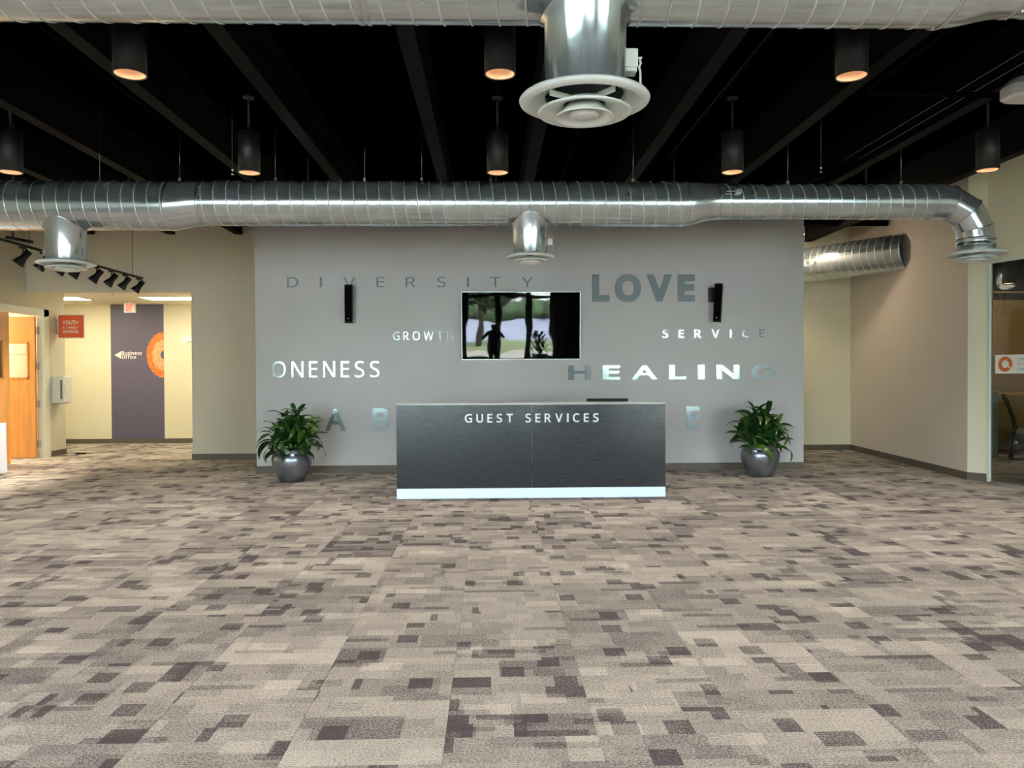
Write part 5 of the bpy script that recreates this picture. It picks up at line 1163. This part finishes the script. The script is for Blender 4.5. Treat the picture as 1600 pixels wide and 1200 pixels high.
# sign, dispenser
ys = 14.2
sgn = thing('hanging_sign', 'orange-red YOUTH & FAMILY SERVICES sign sticking out from the left wall', 'sign', (-7.9, ys, 2.1))
MB().box(-7.88, -7.40, ys - 0.008, ys + 0.008, 2.13, 2.565).build('frame', M['white_plastic'], sgn)
MB().box(-7.865, -7.415, ys - 0.011, ys - 0.0085, 2.145, 2.55).build('face', M['orange'], sgn)
MB().box(-7.90, -7.88, ys - 0.03, ys + 0.03, 2.2, 2.47).build('wall_bracket', M['steel'], sgn)
word(sgn, 'YOUTH', -7.79, -7.51, 2.385, 2.455, ys - 0.011, 0.002, M['white_print'], 0.01, 1.0, 'lettering', True)
word(sgn, '& FAMILY', -7.79, -7.51, 2.30, 2.35, ys - 0.011, 0.002, M['white_print'], 0.01, 0.95, 'lettering', True)
word(sgn, 'SERVICES', -7.79, -7.51, 2.225, 2.275, ys - 0.011, 0.002, M['white_print'], 0.01, 0.95, 'lettering', True)
dp = thing('towel_dispenser', 'white wall dispenser on the left wall below the orange sign', 'dispenser', (-7.85, 14.1, 0.95))
MB().rbox(-7.9, -7.68, 14.0, 14.28, 0.96, 1.44, 0.02, 'y').build('housing', M['white_plastic'], dp)
MB().box(-7.74, -7.705, 13.994, 14.0, 1.03, 1.37).build('level_window', pm('smoked_plastic', lin(120, 122, 120), 0.2), dp)
MB().tube([(-7.68, 14.02, 1.28), (-7.665, 14.02, 1.28), (-7.665, 14.02, 1.15), (-7.68, 14.02, 1.15)], 0.004, 6).build('latch', M['steel'], dp)
MB().box(-7.89, -7.74, 14.02, 14.26, 0.945, 0.962).build('base_edge', M['grey_print'], dp)
ds = MB().poly([(-7.66, 14.33, 0.001), (-7.50, 14.36, 0.001), (-7.50, 14.40, 0.001), (-7.66, 14.42, 0.001)], (0, 0, 0.025)).build('door_stop', M['black_plastic'])
tag(ds, 'small black rubber door stop on the carpet at the corridor corner', 'door stop')

# corridor: purple band with ring, arrow and words; exit sign; lights
py_ = 16.6
pb = thing('wall_mural', 'dark purple wall band with an orange ring and arrow to the business office', 'wall graphic', (-7.55, py_, 0.1))
MB().box(-8.105, -6.99, py_ - 0.004, py_, 0.10, 2.963).build('painted_band', M['purple_paint'], pb)
def halfring(r0, r1, mat, nm, dep, wob):
    rr = random.Random(int(r1 * 100)); n = 40; cx, cz = -6.99, 1.885
    outer, inner = [], []
    for k in range(n + 1):
        a = PI / 2 + PI * k / n
        wo = 1 + wob * math.sin(k * 2.1) * rr.random(); wi = 1 + wob * math.cos(k * 1.7) * rr.random()
        outer.append((min(cx, cx + 0.75 * r1 * wo * math.cos(a)), cz + r1 * wo * math.sin(a)))
        inner.append((min(cx, cx + 0.75 * r0 * wi * math.cos(a)), cz + r0 * wi * math.sin(a)))
    vs = [(x, py_ - dep, z) for x, z in outer] + [(x, py_ - dep, z) for x, z in inner] + [(x, py_ - 0.004, z) for x, z in outer] + [(x, py_ - 0.004, z) for x, z in inner]
    m_ = n + 1
    fs = [(k, k + 1, m_ + k + 1, m_ + k) for k in range(n)] + [(k, k + 1, 2 * m_ + k + 1, 2 * m_ + k) for k in range(n)]
    MB().add(vs, fs).build(nm, M[mat], pb)
halfring(0.22, 0.485, 'orange_light', 'ring', 0.006, 0.035)
halfring(0.09, 0.32, 'orange_pale', 'inner_ring', 0.008, 0.16)
MB().poly([(-8.03, py_ - 0.004, 1.885), (-7.89, py_ - 0.004, 1.805), (-7.89, py_ - 0.004, 1.965)], (0, -0.003, 0)).build('arrow', M['white_print'], pb)
word(pb, 'Business', -7.875, -7.455, 1.888, 1.965, py_ - 0.004, 0.003, M['white_print'], 0.02, 0.95, 'lettering', True)
word(pb, 'Office', -7.875, -7.575, 1.805, 1.88, py_ - 0.004, 0.003, M['white_print'], 0.02, 0.95, 'lettering', True)
ex_ = thing('exit_sign', 'small white exit sign with red letters hanging in the corridor', 'exit sign', (-7.42, 16.0, 2.76))
MB().box(-7.53, -7.31, 15.98, 16.03, 2.74, 2.94).build('housing', M['white_plastic'], ex_)
word(ex_, 'EXIT', -7.49, -7.36, 2.77, 2.91, 15.98, 0.003, M['red_glow'], 0.02, 0.4, 'lettering', True)
MB().box(-7.45, -7.39, 15.99, 16.02, 2.94, 2.966).build('mount', M['white_plastic'], ex_)
def troffer(x0, x1, y0, y1, z, label):
    t = thing('ceiling_light', label, 'ceiling light', ((x0 + x1) / 2, (y0 + y1) / 2, z - 0.02))
    MB().box(x0, x1, y0, y1, z - 0.012, z + 0.0).build('diffuser', M['troffer'], t)
    f = MB().box(x0 - 0.03, x0, y0 - 0.03, y1 + 0.03, z - 0.016, z).box(x1, x1 + 0.03, y0 - 0.03, y1 + 0.03, z - 0.016, z).box(x0, x1, y0 - 0.03, y0, z - 0.016, z).box(x0, x1, y1, y1 + 0.03, z - 0.016, z)
    f.build('frame', M['white_paint'], t)
troffer(-9.1, -7.93, 14.95, 15.5, 2.963, 'recessed corridor ceiling light above the orange sign')
troffer(-6.75, -5.6, 14.95, 15.5, 2.963, 'recessed corridor ceiling light at the right of the opening')
troffer(-10.6, -8.9, 12.4, 13.9, 2.798, 'ceiling light of the room behind the wooden doors')
tp = thing('wall_notice', 'small white notice on the corridor wall at the right', 'notice', (-6.45, py_, 2.15))
MB().box(-6.62, -6.28, py_ - 0.008, py_, 2.15, 2.285).build('board', M['white_print'], tp)
MB().lathe([(0.0, 0.004), (0.04, 0.004), (0.045, 0)], (-6.55, py_ - 0.006, 2.215), 16, axis='y').build('emblem', M['grey_print'], tp)
MB().box(-6.49, -6.31, py_ - 0.010, py_ - 0.008, 2.155, 2.17).build('caption', M['grey_print'], tp)
sp_ = MB().lathe([(0.0, 2.90), (0.02, 2.905), (0.008, 2.92), (0.012, 2.963), (0, 2.965)], (-6.85, 14.1, 0), 12).build('sprinkler_head', M['screw'])
tag(sp_, 'small sprinkler head in the corridor ceiling', 'sprinkler')

# table with white cloth at the left edge
tb = thing('folding_table', 'table under a floor-length white cloth at the left edge', 'table', (-7.5, 10.6, 0))
MB().box(-7.84, -7.19, 9.7, 11.52, 0.72, 0.745).build('tabletop', M['white_plastic'], tb)
for lx, ly in ((-7.78, 9.8), (-7.25, 9.8), (-7.78, 11.4), (-7.25, 11.4)):
    MB().tube([(lx, ly, 0), (lx, ly, 0.72)], 0.014, 8).build('leg', M['steel'], tb)
cl = MB(); n = 160; path = []
def rect(u):
    P4 = [(-7.85, 9.68), (-7.18, 9.68), (-7.18, 11.54), (-7.85, 11.54)]
    Ls = [0.67, 1.86, 0.67, 1.86]; tot = sum(Ls); s = u * tot
    for i in range(4):
        if s <= Ls[i] + 1e-9:
            a, b_ = Vector(P4[i]), Vector(P4[(i + 1) % 4]); d = (b_ - a).normalized()
            return a + d * s, Vector((d.y, -d.x))
        s -= Ls[i]
    return Vector(P4[0]), Vector((0, -1))
rows = [(0.757, 0.0), (0.74, 0.006), (0.5, 0.018), (0.25, 0.03), (0.03, 0.045)]
vs = []
for z, o_ in rows:
    for k in range(n):
        p, nn = rect(k / n)
        amp = o_ * (0.55 + 0.45 * math.sin(k * 0.75) + 0.2 * math.sin(k * 0.31))
        x_ = p.x + nn.x * amp
        vs.append((max(x_, -7.885), p.y + nn.y * amp, z))
fs = [(j * n + k, j * n + (k + 1) % n, (j + 1) * n + (k + 1) % n, (j + 1) * n + k) for j in range(len(rows) - 1) for k in range(n)] + [tuple(range(n))]
c_ = cl.add(vs, fs, True).build('tablecloth', M['cloth'])
tag(c_, 'white floor-length tablecloth at the left picture edge', 'tablecloth')

# ------------------------------------------------------------------ side room furniture, sign on the glass
cab = thing('low_cabinet', 'pale green-white low cabinet behind the glass jamb', 'cabinet', (8.2, 12.8, 0))
MB().box(7.9, 8.56, 12.75, 13.2, 0.02, 1.10).build('body', M['pale_cabinet'], cab)
MB().box(7.89, 8.57, 12.74, 13.21, 1.10, 1.12).build('top', M['pale_cabinet'], cab)
hc = thing('high_table', 'wooden high table behind the glass', 'table', (9.4, 13.3, 0))
MB().box(8.62, 10.4, 13.0, 13.6, 1.035, 1.07).build('tabletop', M['wood_trim'], hc)
for lx, ly in ((8.68, 13.1), (10.3, 13.1), (8.68, 13.5), (10.3, 13.5)):
    MB().box(lx - 0.025, lx + 0.025, ly - 0.025, ly + 0.025, 0, 1.035).build('leg', M['dark_wood'], hc)
def side_chair(x, y, rz, label):
    t = thing('dining_chair', label, 'chair', (x, y, 0), 'dark wooden chairs behind the glass')
    Rz = Matrix.Rotation(rz, 3, 'Z')
    def put(mb, nm, mt):
        return MB().add([Rz @ p + Vector((x, y, 0)) for p in mb.v], mb.f, mb.s[0]).build(nm, mt, t)
    put(MB().rbox(-0.22, 0.22, -0.21, 0.21, 0.44, 0.50, 0.04, 'z'), 'seat', M['seat_fabric'])
    put(MB().box(-0.21, 0.21, -0.2, 0.2, 0.38, 0.44), 'seat_frame', M['dark_wood'])
    for sx in (-1, 1):
        put(MB().tube([(sx * 0.19, -0.18, 0.0), (sx * 0.19, -0.18, 0.40)], [0.015, 0.022], 8), 'leg', M['dark_wood'])
        put(MB().tube([(sx * 0.19, 0.25, 0.0), (sx * 0.19, 0.19, 0.42)], [0.016, 0.022], 8), 'leg', M['dark_wood'])
        put(MB().tube([(sx * 0.19, 0.19, 0.42), (sx * 0.19, 0.20, 0.6), (sx * 0.185, 0.27, 0.85), (sx * 0.18, 0.36, 1.08)], [0.022, 0.02, 0.02, 0.018], 8), 'back_post', M['dark_wood'])
    put(MB().box(-0.2, 0.2, 0.33, 0.365, 0.98, 1.08), 'top_rail', M['dark_wood'])
    put(MB().box(-0.05, 0.05, 0.22, 0.24, 0.5, 1.0, rot=Matrix.Rotation(-0.28, 3, 'X')), 'splat', M['dark_wood'])
side_chair(8.80, 12.35, math.radians(60), 'dark wooden chair with a pale seat seen through the glass')
side_chair(9.9, 12.2, math.radians(-20), 'second dark wooden chair farther right behind the glass')
sl = bpy.data.lights.new('side_room_lamp', 'POINT'); sl.energy = SIDE_ROOM_W; sl.color = (1, 0.86, 0.66); sl.shadow_soft_size = 0.15
pl = thing('wall_sconce', 'small warm wall lamp behind the glass jamb', 'wall lamp', (7.75, 13.95, 2.2))
MB().lathe([(0.03, 2.2), (0.07, 2.32), (0.066, 2.32), (0.0, 2.24)], (7.85, 13.88, 0), 20).build('lamp_shade', pm('sconce_glow', lin(255, 210, 130), 0.5, emit=lin(255, 200, 110), estr=2.0), pl)
MB().box(7.82, 7.88, 13.9, 13.95, 2.15, 2.28).build('back_plate', M['steel'], pl)
o = bpy.data.objects.new('side_room_lamp', sl); COL.objects.link(o); o.parent = pl; o.location = (0.8, -1.4, 0.75)
def cyl2(x, y, z, label):
    t = thing('cylinder_downlight', label, 'ceiling light', (x, y, z), 'black cylinder downlights')
    MB().lathe([(0.085, z + 0.01), (0.1, z), (0.1, z + 0.4), (0.0, z + 0.4)], (x, y, 0), 24).build('body', M['black_metal'], t)
    MB().lathe([(0.0, z + 0.02), (0.085, z + 0.012)], (x, y, 0), 24).build('bulb', M['lamp_bulb'], t)
    MB().tube([(x, y, z + 0.39), (x, y, CEIL)], 0.01, 6).build('stem', M['black_metal'], t)
cyl2(8.15, 11.9, 2.83, 'black cylinder downlight in the room behind the glass')
# sign on the glass
s0 = 0.105
gs = thing('glass_sign', 'white sign with an orange ring stuck on the glass at the right', 'sign', (along(s0)[0], along(s0)[1], 1.43), None)
SZ0, SZ1 = 1.425, 1.668
run_box(MB(), s0, s0 + 1.05, 0.007, 0.0115, SZ0, SZ1).build('panel', M['white_print'], gs)
def on_glass(mb2):
    """map (x=s, y=unused depth, z) drawn flat on to the glass line; s grows towards the camera"""
    out = []
    for p in mb2.v:
        a = along(p.x, 0.007 - p.y)
        out.append(Vector((a[0], a[1], p.z)))
    return MB().add(out, mb2.f)
rg_ = MB(); n = 36; rr = random.Random(8); vs = []
for k in range(n + 1):
    a = -0.5 + (2 * PI - 0.25) * k / n
    ro, ri = 0.098 * (1 + 0.04 * math.sin(k * 2.3)), 0.050 * (1 + 0.08 * math.sin(k * 1.9))
    vs += [(s0 + 0.14 + ro * math.cos(a), 0.001, 1.546 + ro * math.sin(a)), (s0 + 0.14 + ri * math.cos(a), 0.001, 1.546 + ri * math.sin(a))]
rg_.add(vs, [(2 * k, 2 * k + 1, 2 * k + 3, 2 * k + 2) for k in range(n)])
on_glass(rg_).build('ring', M['orange_light'], gs, fix=False)
for txt, z0, z1, mt in (('CENTER FOR', 1.592, 1.632, 'grey_print'), ('SPIRITUAL', 1.528, 1.568, 'pink_print'), ('LIVING', 1.462, 1.502, 'grey_print')):
    J = MB(); x = s0 + 0.30
    for ch in txt:
        if ch == ' ': x += 0.03; continue
        gl = glyph(ch, 0.0); xs = [v[0] for v in gl[0]]; k_s = (z1 - z0) / 0.7
        J.add([(x + (v[0] - min(xs)) * k_s, 0.0012, z0 + v[1] * k_s) for v in gl[0]], gl[1])
        x += (max(xs) - min(xs)) * k_s + 0.010
    on_glass(J).build('lettering', M[mt], gs, fix=False, kind='stuff')

# ------------------------------------------------------------------ the photographer (behind the camera, mirrored in the screen)
def skin_body(name, verts, edges, radii, mat, parent, lv=2):
    me = bpy.data.meshes.new(name); me.from_pydata(verts, edges, [])
    o = bpy.data.objects.new(name, me); COL.objects.link(o); o.parent = parent
    sk = o.modifiers.new('skin', 'SKIN'); sk.use_smooth_shade = True
    sv = me.skin_vertices[0].data
    for i, r in enumerate(radii): sv[i].radius = (r, r) if not isinstance(r, tuple) else r
    sv[0].use_root = True
    sb = o.modifiers.new('sub', 'SUBSURF'); sb.levels = lv; sb.render_levels = lv
    me.materials.append(mat)
    return o
person = thing('person', 'person in dark clothes standing behind the camera and holding a phone', 'person', (0.06, -0.36, 0))
V_ = [(0, 0, 0.95), (0, 0.0, 1.12), (0, 0.0, 1.30), (0, 0, 1.42), (0, 0.01, 1.50), (0, 0.02, 1.56), (0, 0.03, 1.63), (0, 0.03, 1.71),
      (-0.17, 0, 1.41), (-0.32, 0.10, 1.24), (-0.15, 0.27, 1.38), (0.17, 0, 1.41), (0.32, 0.10, 1.24), (0.15, 0.27, 1.38),
      (-0.09, 0, 0.88), (-0.10, 0.02, 0.50), (-0.11, 0, 0.10), (-0.12, 0.12, 0.04), (0.09, 0, 0.88), (0.10, 0.02, 0.50), (0.11, 0, 0.10), (0.12, 0.12, 0.04)]
E_ = [(0, 1), (1, 2), (2, 3), (3, 4), (4, 5), (5, 6), (6, 7), (3, 8), (8, 9), (9, 10), (3, 11), (11, 12), (12, 13), (0, 14), (14, 15), (15, 16), (16, 17), (0, 18), (18, 19), (19, 20), (20, 21)]
R_ = [(0.16, 0.11), (0.14, 0.10), (0.17, 0.12), (0.13, 0.09), 0.055, 0.085, 0.10, 0.075, 0.065, 0.05, 0.035, 0.065, 0.05, 0.035, 0.10, 0.065, 0.045, 0.035, 0.10, 0.065, 0.045, 0.035]
skin_body('body', V_, E_, R_, pm('dark_clothes', (0.02, 0.02, 0.03), 0.8), person)
sk_m = pm('skin', lin(170, 125, 100), 0.6)
MB().box(-0.03, 0.14, -0.045, -0.035, 1.40, 1.485).build('phone', M['black_plastic'], person)
for sx, hx in ((-1, -0.06), (1, 0.17)):
    hv = [(hx, -0.10, 1.40), (hx + (-sx) * 0.01, -0.06, 1.42)]
    he = [(0, 1)]; hr = [0.03, 0.032]
    for i, (dz, L_) in enumerate(((0.03, 0.06), (0.012, 0.068), (-0.006, 0.064), (-0.024, 0.05))):
        b0 = len(hv)
        hv += [(hx - sx * 0.005, -0.045, 1.425 + dz), (hx - sx * 0.02, -0.026, 1.428 + dz), (hx - sx * 0.02 - sx * (L_ - 0.03), -0.028, 1.43 + dz)]
        he += [(1, b0), (b0, b0 + 1), (b0 + 1, b0 + 2)]; hr += [0.009, 0.008, 0.007]
    b0 = len(hv); hv += [(hx - sx * 0.015, -0.075, 1.405), (hx - sx * 0.05, -0.058, 1.425)]; he += [(0, b0), (b0, b0 + 1)]; hr += [0.011, 0.009]
    skin_body('hand', [(a - 0.06, b_ + 0.36, c) for a, b_, c in hv], he, hr, sk_m, person, 1)
